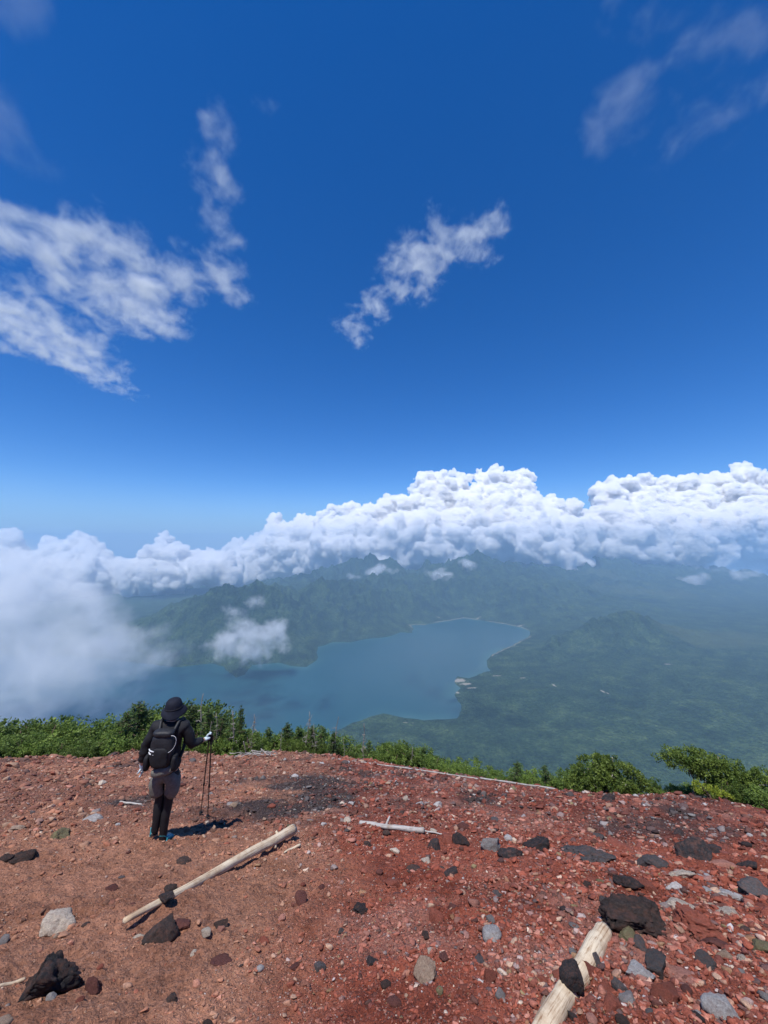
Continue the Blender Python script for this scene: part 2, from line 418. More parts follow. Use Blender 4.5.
# ------------------------------------------------------------------ near ground
W_az = az_list(R(54), 1150, 60)
W_r = np.concatenate([np.geomspace(.15, 1.5, 25)[:-1], np.geomspace(1.5, 17, 780)[:-1], np.geomspace(17, 46, 40)])
gx, gy, gf = polar_grid(W_az, W_r)
gzv = gz(gx, gy)
def soil_tone(x, y):
    """own colour of the soil, by place: tan-brown clay left, red scoria right, dark cinders in a band below the crest"""
    clay = np.array((.390,.190,.120)); red = np.array((.330,.096,.060)); maroon = np.array((.165,.072,.060)); cinder = np.array((.075,.055,.053)); pinkish = np.array((.40,.205,.160))
    w = x + .10*y + .5*fbm2(x*.8, y*.8, 3, 101)
    k = sstep(-.9, .45, w)[:, None]
    c = clay*(1-k)+red*k
    f = sstep(4.4, 6.2, y+.8*fbm2(x*.6, y*.6, 3, 103))[:, None]
    c = c*(1-.5*f)+maroon*.5*f
    cd = (sstep(.05, .5, fbm2(x*.7+4, y*.55, 4, 105)+.75*np.exp(-((x+1.2)/1.6)**2-((y-6.6)/1.3)**2)-.12)*sstep(4, 6, y))[:, None]
    c = c*(1-cd)+cinder*cd
    pk = (sstep(.12, .5, fbm2(x*1.1+9, y*1.3, 4, 107))*.6)[:, None]
    c = c*(1-pk)+(pinkish*k+clay*1.25*(1-k))*pk
    dr = (sstep(.15, .45, fbm2(x*1.9, y*2.3, 4, 109))*.5*k[:, 0])[:, None]
    wet = (sstep(.05, .4, fbm2(x*3.1+.8*y, y*3.6, 4, 113))*.45)[:, None]; c = c*(1-wet)+c*np.array((.62,.55,.52))*wet
    dust = (sstep(.0, .45, fbm2((x*.85+y*.53)*1.2, (-x*.53+y*.85)*3.2, 4, 117))*.45)[:, None]; c = c*(1-dust)+c*1.32*dust
    c = c*(1-dr)+np.array((.125,.026,.015))*dr
    return c
ground = link('ground', mesh_np('ground', np.stack([gx, gy, gzv], 1), gf, mat_ground(), True, cols=soil_tone(gx, gy)))
tag(ground, kind='structure')

# ------------------------------------------------------------------ clouds
def cumulus_mat():
    m, nt, out = new_mat('cumulus_white'); N = NT(nt)
    tc = N.n('ShaderNodeTexCoord'); V = tc.outputs['Object']
    n1 = N.n('ShaderNodeTexNoise', i_Scale=1/420.0, i_Detail=9.0, i_Roughness=.62); N.l(V, n1.inputs['Vector'])
    n2 = N.n('ShaderNodeTexNoise', i_Scale=1/210.0, i_Detail=8.0, i_Roughness=.6); N.l(V, n2.inputs['Vector'])
    d = N.n('ShaderNodeBsdfDiffuse', i_Color=(.9,.9,.9,1), i_Roughness=1.0)
    t = N.n('ShaderNodeBsdfTranslucent', i_Color=(.9,.9,.9,1))
    ms = N.n('ShaderNodeMixShader', i_Fac=.38); N.l(d.outputs[0], ms.inputs[1]); N.l(t.outputs[0], ms.inputs[2])
    bp = N.n('ShaderNodeBump', i_Strength=.55, i_Distance=110.0); N.l(n2.outputs['Fac'], bp.inputs['Height'])
    N.l(bp.outputs[0], d.inputs['Normal'])
    lw = N.n('ShaderNodeLayerWeight', i_Blend=.5)
    e = N.math('ADD', lw.outputs['Facing'], N.math('MULTIPLY', N.math('SUBTRACT', n1.outputs['Fac'], .5), 1.1))
    a = N.n('ShaderNodeMapRange', interpolation_type='SMOOTHSTEP'); N.l(e, a.inputs[0])
    a.inputs[1].default_value = .62; a.inputs[2].default_value = 1.02
    tr = N.n('ShaderNodeBsdfTransparent')
    m2 = N.n('ShaderNodeMixShader'); N.l(a.outputs[0], m2.inputs[0]); N.l(ms.outputs[0], m2.inputs[1]); N.l(tr.outputs[0], m2.inputs[2])
    N.l(m2.outputs[0], out.inputs['Surface'])
    return m
def ico(sub):
    me = bpy.data.meshes.new('tmp')
    import bmesh
    bm = bmesh.new(); bmesh.ops.create_icosphere(bm, subdivisions=sub, radius=1.0)
    v = np.array([q.co[:] for q in bm.verts]); f = np.array([[w.index for w in t.verts] for t in bm.faces])
    bm.free(); bpy.data.meshes.remove(me); return v, f
ICO = {k: ico(k) for k in (1, 2, 3, 4, 5)}
def evaluated(o, name):
    dg = bpy.context.evaluated_depsgraph_get(); dg.update()
    me = bpy.data.meshes.new_from_object(o.evaluated_get(dg)); me.name = name; return me
def balls_to_mesh(name, balls, voxel, mat, disp):
    """balls: (n,4) centre and radius -> one billowing surface"""
    v0, f0 = ICO[2]; k = len(v0)
    balls = np.asarray(balls)
    v = (v0[None]*balls[:, None, 3:4] + balls[:, None, :3]).reshape(-1, 3)
    f = (f0[None] + (np.arange(len(balls))*k)[:, None, None]).reshape(-1, 3)
    c = balls[:, :3].mean(0); v = v-c
    o = link('tmp', mesh_np('tmp', v, f))
    md = o.modifiers.new('r', 'REMESH'); md.mode = 'VOXEL'; md.voxel_size = voxel; md.use_smooth_shade = True
    me = evaluated(o, name); bpy.data.objects.remove(o)
    n = len(me.vertices); co = np.empty(n*3, np.float32); me.vertices.foreach_get('co', co); co = co.reshape(-1, 3).astype(float)
    no = np.empty(n*3, np.float32); me.vertex_normals.foreach_get('vector', no); no = no.reshape(-1, 3)
    def billow(co, no, ds):                                   # round lumps with sharp creases between them
        h = 0
        for sc_, amp, sd_ in ds: h = h + amp*(2.6*np.abs(noise3(*(co.T/sc_), sd_))-.95)
        return co + no*h[:, None]
    me.vertices.foreach_set('co', billow(co, no, disp[:2]).astype(np.float32).ravel()); me.update()
    o = link('tmp', me); md = o.modifiers.new('r', 'REMESH'); md.mode = 'VOXEL'; md.voxel_size = voxel*.8; md.use_smooth_shade = True
    me = evaluated(o, name); bpy.data.objects.remove(o)
    n = len(me.vertices); co = np.empty(n*3, np.float32); me.vertices.foreach_get('co', co); co = co.reshape(-1, 3).astype(float)
    no = np.empty(n*3, np.float32); me.vertex_normals.foreach_get('vector', no); no = no.reshape(-1, 3)
    me.vertices.foreach_set('co', billow(co, no, disp[2:]).astype(np.float32).ravel()); me.materials.clear(); me.materials.append(mat); me.update()
    return link(name, me, loc=c)
bank_top = [(-260,520),(-60,540),(0,533),(10,532),(25,538),(32,549),(40,531),(52,535),(62,540),(75,528),(88,530),(100,538),(115,551),(135,562),(146,551),(155,533),(165,530),(177,541),(190,551),(205,553),(220,554),
  (235,541),(250,540),(265,522),(280,510),(290,517),(300,514),(325,509),(338,506),(350,500),(368,499),(384,497),(404,500),(407,482),(412,472),(429,465),(459,470),(484,466),(510,470),(528,473),(540,490),(556,494),
  (575,499),(584,512),(590,498),(596,484),(609,477),(630,478),(644,474),(661,480),(679,473),(700,476),(722,478),(731,466),(745,462),(768,468),(860,470),(1000,500),(1100,520)]
TX = np.array([p[0] for p in bank_top]); TY = np.array([p[1] for p in bank_top])
def build_bank():
    M, nt, out = new_mat('cumulus_white'); pv = nt.nodes.new('ShaderNodeVolumePrincipled')
    pv.inputs['Color'].default_value = (1,1,1,1); pv.inputs['Density'].default_value = .016; pv.inputs['Anisotropy'].default_value = -.1
    nt.links.new(pv.outputs[0], out.inputs['Volume'])
    r_ = np.random.default_rng(4)
    groups = [('left', -260, 236, 596), ('mid', 214, 588, 568), ('right', 582, 1100, 565)]
    for nm, x0, x1, yb in groups:
        balls = []
        n = int((x1-x0)*3.6)
        for i in range(n):
            x = r_.uniform(x0, x1); yt = np.interp(x, TX, TY); yb = float(np.interp(x, [-260,60,150,236,300,384,600,1100], [604,604,590,579,575,565,560,560])) + 3*math.sin(x/17.0); H = yb-yt
            u = r_.random()**1.25
            rad = min((5.5+25*u)*r_.uniform(.5, 1.3), H*.42+2, (x-x0)*.8+4, (x1-x)*.8+4)
            # keep the ball under the outline over its whole width
            lim = max(np.interp(x+k*rad, TX, TY)+rad*math.sqrt(max(0, 1-k*k))-.0 for k in (-.85,-.6,-.3,0,.3,.6,.85))
            yc = lim + u*max(0, yb-lim-rad*.3)
            if yc > yb-4*r_.random(): continue
            Y = 19800 - 2600*(yc-yt)/max(H, 1) + r_.uniform(-300, 300)
            Y = Y - 1500*float(noise2(np.array([x/55.0]), np.array([yc/34.0]), 9)[0])*u; Y = Y*{'left': .50, 'mid': .64, 'right': .74}[nm]
            yc = min(yc, yb-rad*.55); p = at(x, yc, Y); balls.append((*p, rad*Y/F/.97))
        k = {'left': .50, 'mid': .64, 'right': .74}[nm]
        o = balls_to_mesh('cumulus_cloud', balls, 52*k, M, [(1600*k, 200*k, 2), (720*k, 190*k, 3), (340*k, 80*k, 5), (160*k, 34*k, 8), (85*k, 18*k, 11)])
        tag(o, {'left': 'long low hazy white cumulus bank behind the mist on the left',
                'mid': 'tall bright cumulus over the lake with a ragged arm reaching right from its crown',
                'right': 'large bright cumulus on the right with a broad lumpy top'}[nm], 'cloud', 'cumulus clouds along the horizon')
build_bank()

def vol_cloud(name, blobs, step, n_scale, warp, gain, dens, n_amp=1.0, lo=.38, hi=.9, aniso=0.0, stretch=(1,1,1), seed=0., color=(1,1,1), rough=.62):
    """blobs: list of (centre xyz, radius xyz, strength); a fog grid shaped by blobs eroded with noise"""
    C = np.array([b[0] for b in blobs], float); Rr = np.array([b[1] for b in blobs], float)
    lo_ = (C-Rr*1.35).min(0); hi_ = (C+Rr*1.35).max(0); cen = (lo_+hi_)/2; half = (hi_-lo_)/2
    ng = bpy.data.node_groups.new(name, 'GeometryNodeTree')
    ng.interface.new_socket('Geometry', in_out='OUTPUT', socket_type='NodeSocketGeometry')
    N = NT(ng); go = N.n('NodeGroupOutput')
    vc = N.n('GeometryNodeVolumeCube')
    vc.inputs['Min'].default_value = tuple(-half); vc.inputs['Max'].default_value = tuple(half)
    for i, ax in enumerate('XYZ'): vc.inputs['Resolution '+ax].default_value = int(max(12, 2*half[i]/step[i]))
    P = N.n('GeometryNodeInputPosition').outputs[0]
    wn1 = N.n('ShaderNodeTexNoise', i_Scale=1.0/(n_scale*1.6), i_Detail=3.0, i_Roughness=.55)
    off = N.vmath('ADD', P, (seed*13.7*n_scale, seed*5.1*n_scale, seed*9.3*n_scale)).outputs[0]
    N.l(off, wn1.inputs['Vector'])
    w = N.vmath('SUBTRACT', wn1.outputs['Color'], (.5,.5,.5)).outputs[0]
    w = N.vmath('MULTIPLY', w, tuple(warp)).outputs[0]
    Q = N.vmath('ADD', P, w).outputs[0]
    tot = None
    for c, r, s in blobs:
        d = N.vmath('SUBTRACT', Q, tuple(np.array(c)-cen)).outputs[0]
        d = N.vmath('DIVIDE', d, tuple(r)).outputs[0]
        l = N.vmath('DOT_PRODUCT', d, d); N.l(d, l.inputs[1])
        v = N.math('SUBTRACT', 1.0, l.outputs['Value'], clamp=True)
        v = N.math('MULTIPLY', v, s)
        tot = v if tot is None else N.math('ADD', tot, v)
    tot = N.math('MINIMUM', tot, 1.15)
    no = N.n('ShaderNodeTexNoise', i_Scale=1.0/n_scale, i_Detail=7.0, i_Roughness=rough, i_Distortion=.35)
    st = N.vmath('MULTIPLY', N.vmath('ADD', Q, off).outputs[0], tuple(.5/np.array(stretch))).outputs[0]
    N.l(st, no.inputs['Vector'])
    nn = N.math('MULTIPLY', N.math('SUBTRACT', no.outputs['Fac'], .5), n_amp*5.0)
    f = N.math('ADD', tot, nn)
    mr = N.n('ShaderNodeMapRange'); N.l(f, mr.inputs[0])
    mr.inputs[1].default_value = lo; mr.inputs[2].default_value = hi
    g = N.math('POWER', mr.outputs[0], gain)
    ed = N.math('MULTIPLY', tot, 4.0, clamp=True)
    g = N.math('MULTIPLY', g, ed)
    N.l(g, vc.inputs['Density'])
    m, nt, out = new_mat(name)
    pv = nt.nodes.new('ShaderNodeVolumePrincipled')
    pv.inputs['Color'].default_value = (*color, 1); pv.inputs['Density'].default_value = dens; pv.inputs['Anisotropy'].default_value = aniso
    nt.links.new(pv.outputs[0], out.inputs['Volume'])
    sm = N.n('GeometryNodeSetMaterial'); sm.inputs['Material'].default_value = m
    N.l(vc.outputs[0], sm.inputs[0]); N.l(sm.outputs[0], go.inputs[0])
    me = bpy.data.volumes.new(name); me.materials.append(m)
    o = link(name, me, loc=cen)
    md = o.modifiers.new('fog', 'NODES'); md.node_group = ng
    return o
def high(pts, H, thick, grow=1.0):
    out = []
    for px, py, r, s in pts:
        a, sl = ray(px, py); Y = (H-EYE)/sl; c = (a*Y, Y, H)
        m = Y/F                                       # metres per picture unit across
        along = m*1.05/max(sl, .5)
        out.append((c, (r*m*grow, r*along*grow, thick*min(1.5, .6+r/40)), s))
    return out
def near_blobs(pts, Y, depth, grow=1.0):
    return [(at(px, py, Y), (r*Y/F*grow, depth, r*Y/F*grow*ry), s) for px, py, r, ry, s in pts]

A = dict(n_amp=1.0)
o = vol_cloud('wispy_cloud', high([(-30,215,55,1),(20,235,45,1),(60,225,30,.7),(75,262,45,1),(120,238,32,.9),(140,275,42,1.1),(105,300,50,1),(45,315,50,.9),(0,330,45,.8),(70,350,40,.8),(100,378,26,.9),
     (155,310,32,.9),(178,285,28,.9),(203,270,24,.9),(228,283,20,1)], 1500, 36, 1.25), (8,8,6), 150, (280,280,90), 1.5, .0200, n_amp=1.3, rough=.74, lo=.34, hi=2.2, aniso=-.25)
tag(o, 'broad torn white wisp of cloud high in the sky at the left edge', 'cloud', 'thin wisps high in the blue sky')
o = vol_cloud('wispy_cloud', high([(232,290,18,1),(225,265,20,1),(222,235,18,.9),(214,205,20,1),(210,170,22,.9),(216,130,22,.8),(222,105,16,.6),(208,150,18,.9),(224,188,16,.9),(200,120,12,.6),(262,110,14,.5)], 1500, 34, 1.4), (7,7,6), 110, (150,200,80), 1.5, .0150, n_amp=1.1, rough=.74, lo=.30, hi=2.0, aniso=-.25, seed=3)
tag(o, 'narrow upright streak of thin cloud rising above the broad left wisp', 'cloud', 'thin wisps high in the blue sky')
o = vol_cloud('wispy_cloud', high([(496,222,20,1),(480,245,26,1),(458,238,24,.9),(438,222,18,.8),(430,262,28,1.1),(404,255,22,1),(395,285,22,1),(376,308,18,1),(352,325,17,1),(425,292,18,.6),(360,340,10,.6)], 1500, 32, 1.25), (6,6,6), 95, (150,150,80), 1.4, .0230, n_amp=1.25, rough=.74, lo=.36, hi=2.0, aniso=-.25, seed=7)
tag(o, 'small bright torn wisp of cloud alone in the middle of the sky', 'cloud', 'thin wisps high in the blue sky')
o = vol_cloud('wispy_cloud', high([(625,100,44,1),(605,125,26,.7),(640,75,34,.7),(735,40,55,.6),(690,25,45,.45),(640,5,40,.5),(775,20,50,.6),(690,130,60,.32),(750,95,50,.35),(680,75,50,.3)], 1500, 40, 1.3), (8,8,7), 170, (200,240,80), 1.4, .0075, n_amp=1.0, rough=.72, lo=.40, hi=2.2, aniso=-.25, seed=11)
tag(o, 'faint greyish veil of thin cloud in the upper right corner of the sky', 'cloud', 'thin wisps high in the blue sky')
o = vol_cloud('wispy_cloud', high([(25,12,36,.8),(60,25,26,.5),(20,150,40,.45),(0,110,30,.4)], 1500, 70, 1.3), (10,10,14), 190, (200,200,80), 1.3, .0030, n_amp=.9, rough=.66, lo=.5, hi=1.7, aniso=-.25, seed=15)
tag(o, 'barely visible veil of cloud in the upper left corner of the sky', 'cloud', 'thin wisps high in the blue sky')

# low mist and cloud scraps over the lake
o = vol_cloud('low_cloud', near_blobs([(-60,640,90,1,1),(0,600,60,1,.9),(45,618,46,.8,1),(85,612,34,.7,.8),(60,655,60,.8,1.1),(105,652,40,.6,1),(150,660,30,.35,1),(130,640,24,.5,.7),(20,700,70,.6,.55),(90,700,50,.5,.32),(0,740,80,.5,.4),(30,575,40,.6,.5),(-60,720,80,.8,.8)], 2500, 480, 1.25),
     (11,20,11), 260, (300,300,260), 1.4, .0042, n_amp=1.1, lo=.36, hi=1.7, rough=.7, aniso=-.1, seed=21)
tag(o, 'thick grey white mist drifting low over the left end of the lake', 'cloud', 'low clouds over the lake')
o = vol_cloud('low_cloud', near_blobs([(222,648,17,.8,1),(240,640,22,.8,1.1),(262,638,22,.8,1.1),(275,628,14,.8,.9),(240,618,14,.7,.7),(255,655,18,.7,1),(258,602,11,.6,.8),(228,612,10,.6,.6),(284,645,10,.8,.7)], 3600, 170, 1.25),
     (8,12,8), 120, (130,130,100), 1.2, .0090, n_amp=1.0, lo=.5, hi=1.5, rough=.68, aniso=-.1, seed=27)
tag(o, 'small torn white cloud hanging over the cape on the far shore', 'cloud', 'low clouds over the lake')
o = vol_cloud('low_cloud', near_blobs([(440,577,12,.7,1),(452,580,14,.6,1),(428,572,9,.5,.6),(465,566,12,.5,.7)], 7600, 260, 1.25), (20,30,18), 320, (200,200,120), 1.2, .007, lo=.4, hi=1.15, seed=33)
tag(o, 'little white cloud scrap clinging to the ridge under the tall cumulus', 'cloud', 'low clouds over the lake')
o = vol_cloud('low_cloud', near_blobs([(372,572,10,.6,1),(355,576,8,.5,.7),(384,568,8,.6,.8),(395,572,8,.5,.6)], 8200, 240, 1.3), (22,30,18), 300, (200,200,120), 1.2, .006, lo=.4, hi=1.15, seed=37)
tag(o, 'little white cloud scrap on the dark ridge left of the tall cumulus', 'cloud', 'low clouds over the lake')
o = vol_cloud('low_cloud', near_blobs([(690,583,12,.6,.9),(704,577,9,.5,.7),(742,574,10,.6,1),(757,572,8,.5,.6),(720,570,9,.4,.5)], 9500, 260, 1.3), (26,34,20), 330, (200,200,120), 1.2, .006, lo=.4, hi=1.2, seed=39)
tag(o, 'pair of faint cloud scraps below the large cumulus on the right', 'cloud', 'low clouds over the lake')
# ------------------------------------------------------------------ stones, wood, plants
ROCKC = {  # own colours of the stones
 'black': (.030,.029,.032), 'dark brown': (.046,.035,.032), 'dark grey': (.075,.074,.078), 'grey': (.20,.195,.195), 'pale grey': (.40,.39,.385),
 'cream': (.50,.43,.35), 'tan': (.34,.25,.185), 'red': (.225,.068,.046), 'maroon': (.120,.045,.038), 'pink': (.37,.175,.135), 'olive': (.17,.155,.085)}
def rock_mat(nm, c):
    m, nt, out = new_mat(nm.replace(' ', '_')+'_stone'); N = NT(nt)
    tc = N.n('ShaderNodeTexCoord'); V = tc.outputs['Object']
    oi = N.n('ShaderNodeObjectInfo')
    off = N.vmath('ADD', V, (0,0,0)); N.l(oi.outputs['Location'], off.inputs[1]); V = off.outputs[0]
    n1 = N.n('ShaderNodeTexNoise', i_Scale=9.0, i_Detail=8.0, i_Roughness=.7); N.l(V, n1.inputs['Vector'])
    n2 = N.n('ShaderNodeTexNoise', i_Scale=60.0, i_Detail=5.0, i_Roughness=.7); N.l(V, n2.inputs['Vector'])
    vo = N.n('ShaderNodeTexVoronoi', i_Scale=95.0); N.l(V, vo.inputs['Vector'])
    c = np.array(c)
    r = N.ramp(n1.outputs['Fac'], [(.3, tuple(c*.62)), (.5, tuple(c)), (.7, tuple(np.minimum(c*1.45+.012, .75)))])
    r2 = N.ramp(n2.outputs['Fac'], [(.35, (.65,.63,.63)), (.65, (1.3,1.3,1.3))])
    cc = N.mix(r.outputs[0], r2.outputs[0], .8, 'MULTIPLY')
    if c.max() < .12:                                     # rusty dust and lichen flecks on lava
        n3 = N.n('ShaderNodeTexNoise', i_Scale=22.0, i_Detail=6.0, i_Roughness=.75); N.l(V, n3.inputs['Vector'])
        f = N.n('ShaderNodeMapRange'); N.l(n3.outputs['Fac'], f.inputs[0]); f.inputs[1].default_value = .56; f.inputs[2].default_value = .70
        cc = N.mix(cc, (.13,.10,.085), N.math('MULTIPLY', f.outputs[0], .7))
    n4 = N.n('ShaderNodeTexNoise', i_Scale=4.0, i_Detail=6.0, i_Roughness=.7); N.l(V, n4.inputs['Vector'])
    f4 = N.n('ShaderNodeMapRange'); N.l(n4.outputs['Fac'], f4.inputs[0]); f4.inputs[1].default_value = .46; f4.inputs[2].default_value = .66
    cc = N.mix(cc, (.19,.085,.060), N.math('MULTIPLY', f4.outputs[0], .42))      # red dust caught on the stone
    rv = N.math('MULTIPLY_ADD', oi.outputs['Random'], .5, .75)
    cc = N.mix(cc, rv, 1.0, 'MULTIPLY')
    b = N.n('ShaderNodeBsdfPrincipled', i_Roughness=.92); b.inputs['Specular IOR Level'].default_value = .2
    N.l(cc, b.inputs['Base Color'])
    h = N.math('ADD', n2.outputs['Fac'], N.math('MULTIPLY', vo.outputs['Distance'], .7))
    bp = N.n('ShaderNodeBump', i_Strength=.75, i_Distance=.008); N.l(h, bp.inputs['Height'])
    N.l(bp.outputs[0], b.inputs['Normal']); N.l(b.outputs[0], out.inputs['Surface'])
    return m
RM = {k: rock_mat(k, c) for k, c in ROCKC.items()}
def rock_verts(sub, seed, planes=9, sx=(1,.8,.6), rough=.06, cut=(.45,.85)):
    r_ = np.random.default_rng(seed)
    v, f = ICO[sub]; v = v.copy()
    v = v*(1+.18*fbm3(v*1.3+seed*3.1, 2, seed)[:, None])
    for _ in range(planes):
        n = r_.normal(size=3); n /= np.linalg.norm(n); d = r_.uniform(*cut)
        ov = v@n-d; v = v-np.where(ov > 0, ov, 0)[:, None]*n*.93
    if rough:
        rough = rough*1.25
        nn = v/np.linalg.norm(v, axis=1, keepdims=True)
        v = v+nn*(rough*fbm3(v*2.6+seed, 4, seed+5, .6)[:, None] - rough*.9*np.abs(fbm3(v*5+seed, 4, seed+9, .62))[:, None])
    v = v/np.abs(v).max(0)
    return v*np.array(sx), f

# logs and sticks
def tube(path, rad, seg=14, seed=0, rough=.06, caps=True):
    path = np.asarray(path, float); rad = np.asarray(rad, float); n = len(path)
    T = np.gradient(path, axis=0); T /= np.linalg.norm(T, axis=1, keepdims=True)
    up = np.array((0,0,1.0)) if abs(T[0][2]) < .9 else np.array((1.0,0,0))
    S = np.cross(T, up); S /= np.linalg.norm(S, axis=1, keepdims=True); U = np.cross(S, T)
    a = np.linspace(0, 2*np.pi, seg, endpoint=False)
    ca, sa = np.cos(a), np.sin(a)
    rr = rad[:, None]*(1+rough*noise3(np.arange(n)[:, None]*.35+0*a, ca[None]*1.5+seed, sa[None]*1.5+seed*.7, seed)+rough*.5*noise3(np.arange(n)[:, None]*.08+0*a, ca[None]*5+seed, sa[None]*5, seed+3))
    v = (path[:, None]+rr[..., None]*(ca[None, :, None]*S[:, None]+sa[None, :, None]*U[:, None])).reshape(-1, 3)
    i = np.arange(n-1)[:, None]*seg; j = np.arange(seg)[None]; j2 = (j+1) % seg
    f = np.stack([i+j, i+j2, i+seg+j2, i+seg+j], -1).reshape(-1, 4)
    if caps:
        b = len(v); v = np.vstack([v, path[0], path[-1]])
        jj = np.arange(seg); k = (n-1)*seg
        f = np.vstack([f, np.stack([jj, np.full(seg, b), (jj+1) % seg, (jj+1) % seg], -1)[:, [0,1,2,2]], np.stack([k+jj, k+(jj+1) % seg, np.full(seg, b+1), np.full(seg, b+1)], -1)])
    return v, f
def join(parts):
    vs, fs, o = [], [], 0
    for v, f in parts:
        if f.shape[1] == 3: f = np.hstack([f, f[:, 2:3]])
        vs.append(v); fs.append(f+o); o += len(v)
    return np.vstack(vs), np.vstack(fs)
def mesh_any(name, v, f, mat, smooth=True):
    """quads where the last index may repeat (a triangle)"""
    me = bpy.data.meshes.new(name)
    me.from_pydata([tuple(map(float, p)) for p in v], [], [tuple(int(i) for i in (q if q[2] != q[3] else q[:3])) for q in f if len(set(q)) > 2])
    me.materials.append(mat); me.update()
    if smooth: me.polygons.foreach_set('use_smooth', np.ones(len(me.polygons), bool))
    return me
def wood_mat(nm, c, dark):
    m, nt, out = new_mat(nm); N = NT(nt)
    tc = N.n('ShaderNodeTexCoord'); mp = N.n('ShaderNodeMapping'); mp.inputs['Scale'].default_value = (1, 1, 1)
    N.l(tc.outputs['Object'], mp.inputs['Vector'])
    gr = N.n('ShaderNodeTexNoise', i_Scale=1.0, i_Detail=7.0, i_Roughness=.7)
    sc_ = N.n('ShaderNodeMapping'); sc_.inputs['Scale'].default_value = (3, 95, 95); N.l(tc.outputs['Object'], sc_.inputs['Vector']); N.l(sc_.outputs[0], gr.inputs['Vector'])
    bl = N.n('ShaderNodeTexNoise', i_Scale=5.0, i_Detail=5.0, i_Roughness=.65); N.l(tc.outputs['Object'], bl.inputs['Vector'])
    r = N.ramp(gr.outputs['Fac'], [(.37, dark), (.47, tuple(np.array(c)*.85)), (.7, c)])
    r2 = N.ramp(bl.outputs['Fac'], [(.38, (.62,.50,.42)), (.55, (1,1,1))])
    cc = N.mix(r.outputs[0], r2.outputs[0], .75, 'MULTIPLY')
    b = N.n('ShaderNodeBsdfPrincipled', i_Roughness=.8); b.inputs['Specular IOR Level'].default_value = .25
    N.l(cc, b.inputs['Base Color'])
    bp = N.n('ShaderNodeBump', i_Strength=.7, i_Distance=.006); N.l(gr.outputs['Fac'], bp.inputs['Height'])
    N.l(bp.outputs[0], b.inputs['Normal']); N.l(b.outputs[0], out.inputs['Surface']); return m
M_log = wood_mat('peeled_wood', (.74,.62,.45), (.34,.22,.13))
M_silver = wood_mat('silver_driftwood', (.46,.44,.42), (.15,.14,.135))
M_dead = wood_mat('dead_bark', (.34,.32,.295), (.12,.11,.10))
M_bark = wood_mat('living_bark', (.15,.11,.08), (.05,.038,.03))
def lay(name, p0, p1, r0, r1, mat, n=40, bend=.0, lift=(.55,.55), seed=0, seg=20, extra=None):
    """a pole lying on the ground between two picture points, modelled along its own X axis"""
    A = ground_at(*p0); B = ground_at(*p1)
    A = A+np.array((0,0,r0*lift[0])); B = B+np.array((0,0,r1*lift[1]))
    tt_ = np.linspace(0, 1, 60)[:, None]; pl = A+(B-A)*tt_; gap = gz(pl[:, 0], pl[:, 1])-(pl[:, 2]+ (r0+(r1-r0)*tt_[:, 0])*.15)
    up_ = max(0, float(gap.max())); A = A+np.array((0,0,up_)); B = B+np.array((0,0,up_))
    L = np.linalg.norm(B-A); t = np.linspace(0, 1, n); x = t*L
    path = np.stack([x, bend*L*np.sin(t*np.pi)*.6+.004*np.sin(t*9+seed), .003*np.sin(t*13+seed)], 1)
    rad = r0+(r1-r0)*t
    rad = rad*np.where(t < .006, .93, 1)*np.where(t > .994, .93, 1)
    parts = [tube(path, rad, seg, seed, .10)]
    for (tt, ang, ln, rr) in extra or []:
        k = int(tt*(n-1)); c = path[k]; d = np.array((.25, math.cos(ang), math.sin(ang)))
        q = np.array([c+d*s for s in np.linspace(0, ln, 6)]); parts.append(tube(q, np.linspace(rr*1.3, rr*.8, 6), 10, seed+7, .1))
    v, f = join(parts)
    o = link(name, mesh_any(name, v, f, mat), loc=A)
    X = Vector(B-A).normalized(); Z = Vector((0, SL, 1)).normalized(); Y = Z.cross(X).normalized(); Z = X.cross(Y)
    o.rotation_euler = Matrix((X, Y, Z)).transposed().to_euler()
    return o
tag(lay('log', (293,841), (124,934), .055, .020, M_log, seed=2, lift=(.75,.2), extra=[(.20, -.9, .075, .020), (.14, 2.2, .072, .014)]),
    'long peeled pale log tapering down the slope below the hiker', 'log')
tag(lay('log', (605,938), (527,1062), .057, .050, M_log, seed=5, lift=(.45,.1), seg=28),
    'thick short pale log end sticking out of the gravel beside the big lava block', 'log')
tag(lay('stick', (24,980), (-30,1004), .010, .009, M_log, seed=8, lift=(.8,.8)), 'thin pale stick poking in from the left behind the big black rock', 'stick')
tag(lay('wood_chip', (279,857), (300,849), .006, .016, M_log, n=12, seed=9, lift=(1,1)), 'small splinter of pale wood next to the thick end of the long log', 'wood chip')
tag(lay('dead_branch', (360,826), (424,836), .026, .030, M_silver, seed=12, bend=-.05, lift=(.8,.8), extra=[(.45, 1.0, .12, .013), (.85, -.4, .22, .012)]),
    'silver grey dead branch lying flat in the middle of the slope', 'dead branch')
tag(lay('dead_branch', (418,833), (446,838), .010, .006, M_silver, n=14, seed=13, lift=(1.2,1.2)), 'thin silver twig just right of the silver dead branch', 'dead branch')
tag(lay('dead_branch', (120,803), (142,806), .018, .014, M_silver, n=14, seed=14, lift=(.8,.8)), 'short grey piece of branch left of the hiker\'s knees', 'dead branch')
crest = [(338,760,404,769.5), (402,769,478,780), (480,780,556,792)]
for k, (a, b, c, d) in enumerate(crest):
    o = lay('wooden_pole', (a, b), (c, d), .018, .017, M_silver, seed=20+k, lift=(1.7,1.7))
    tag(o, ['leftmost of three thin weathered poles along the crest', 'middle one of three thin weathered poles along the crest', 'rightmost of three thin weathered poles along the crest, ending near the round bush'][k], 'pole', 'weathered poles laid along the crest')
tag(lay('wooden_pole', (243,757), (272,747), .014, .010, M_silver, n=14, seed=31, lift=(3,9)), 'bleached stick propped on the heap of dead branches at the crest', 'stick')
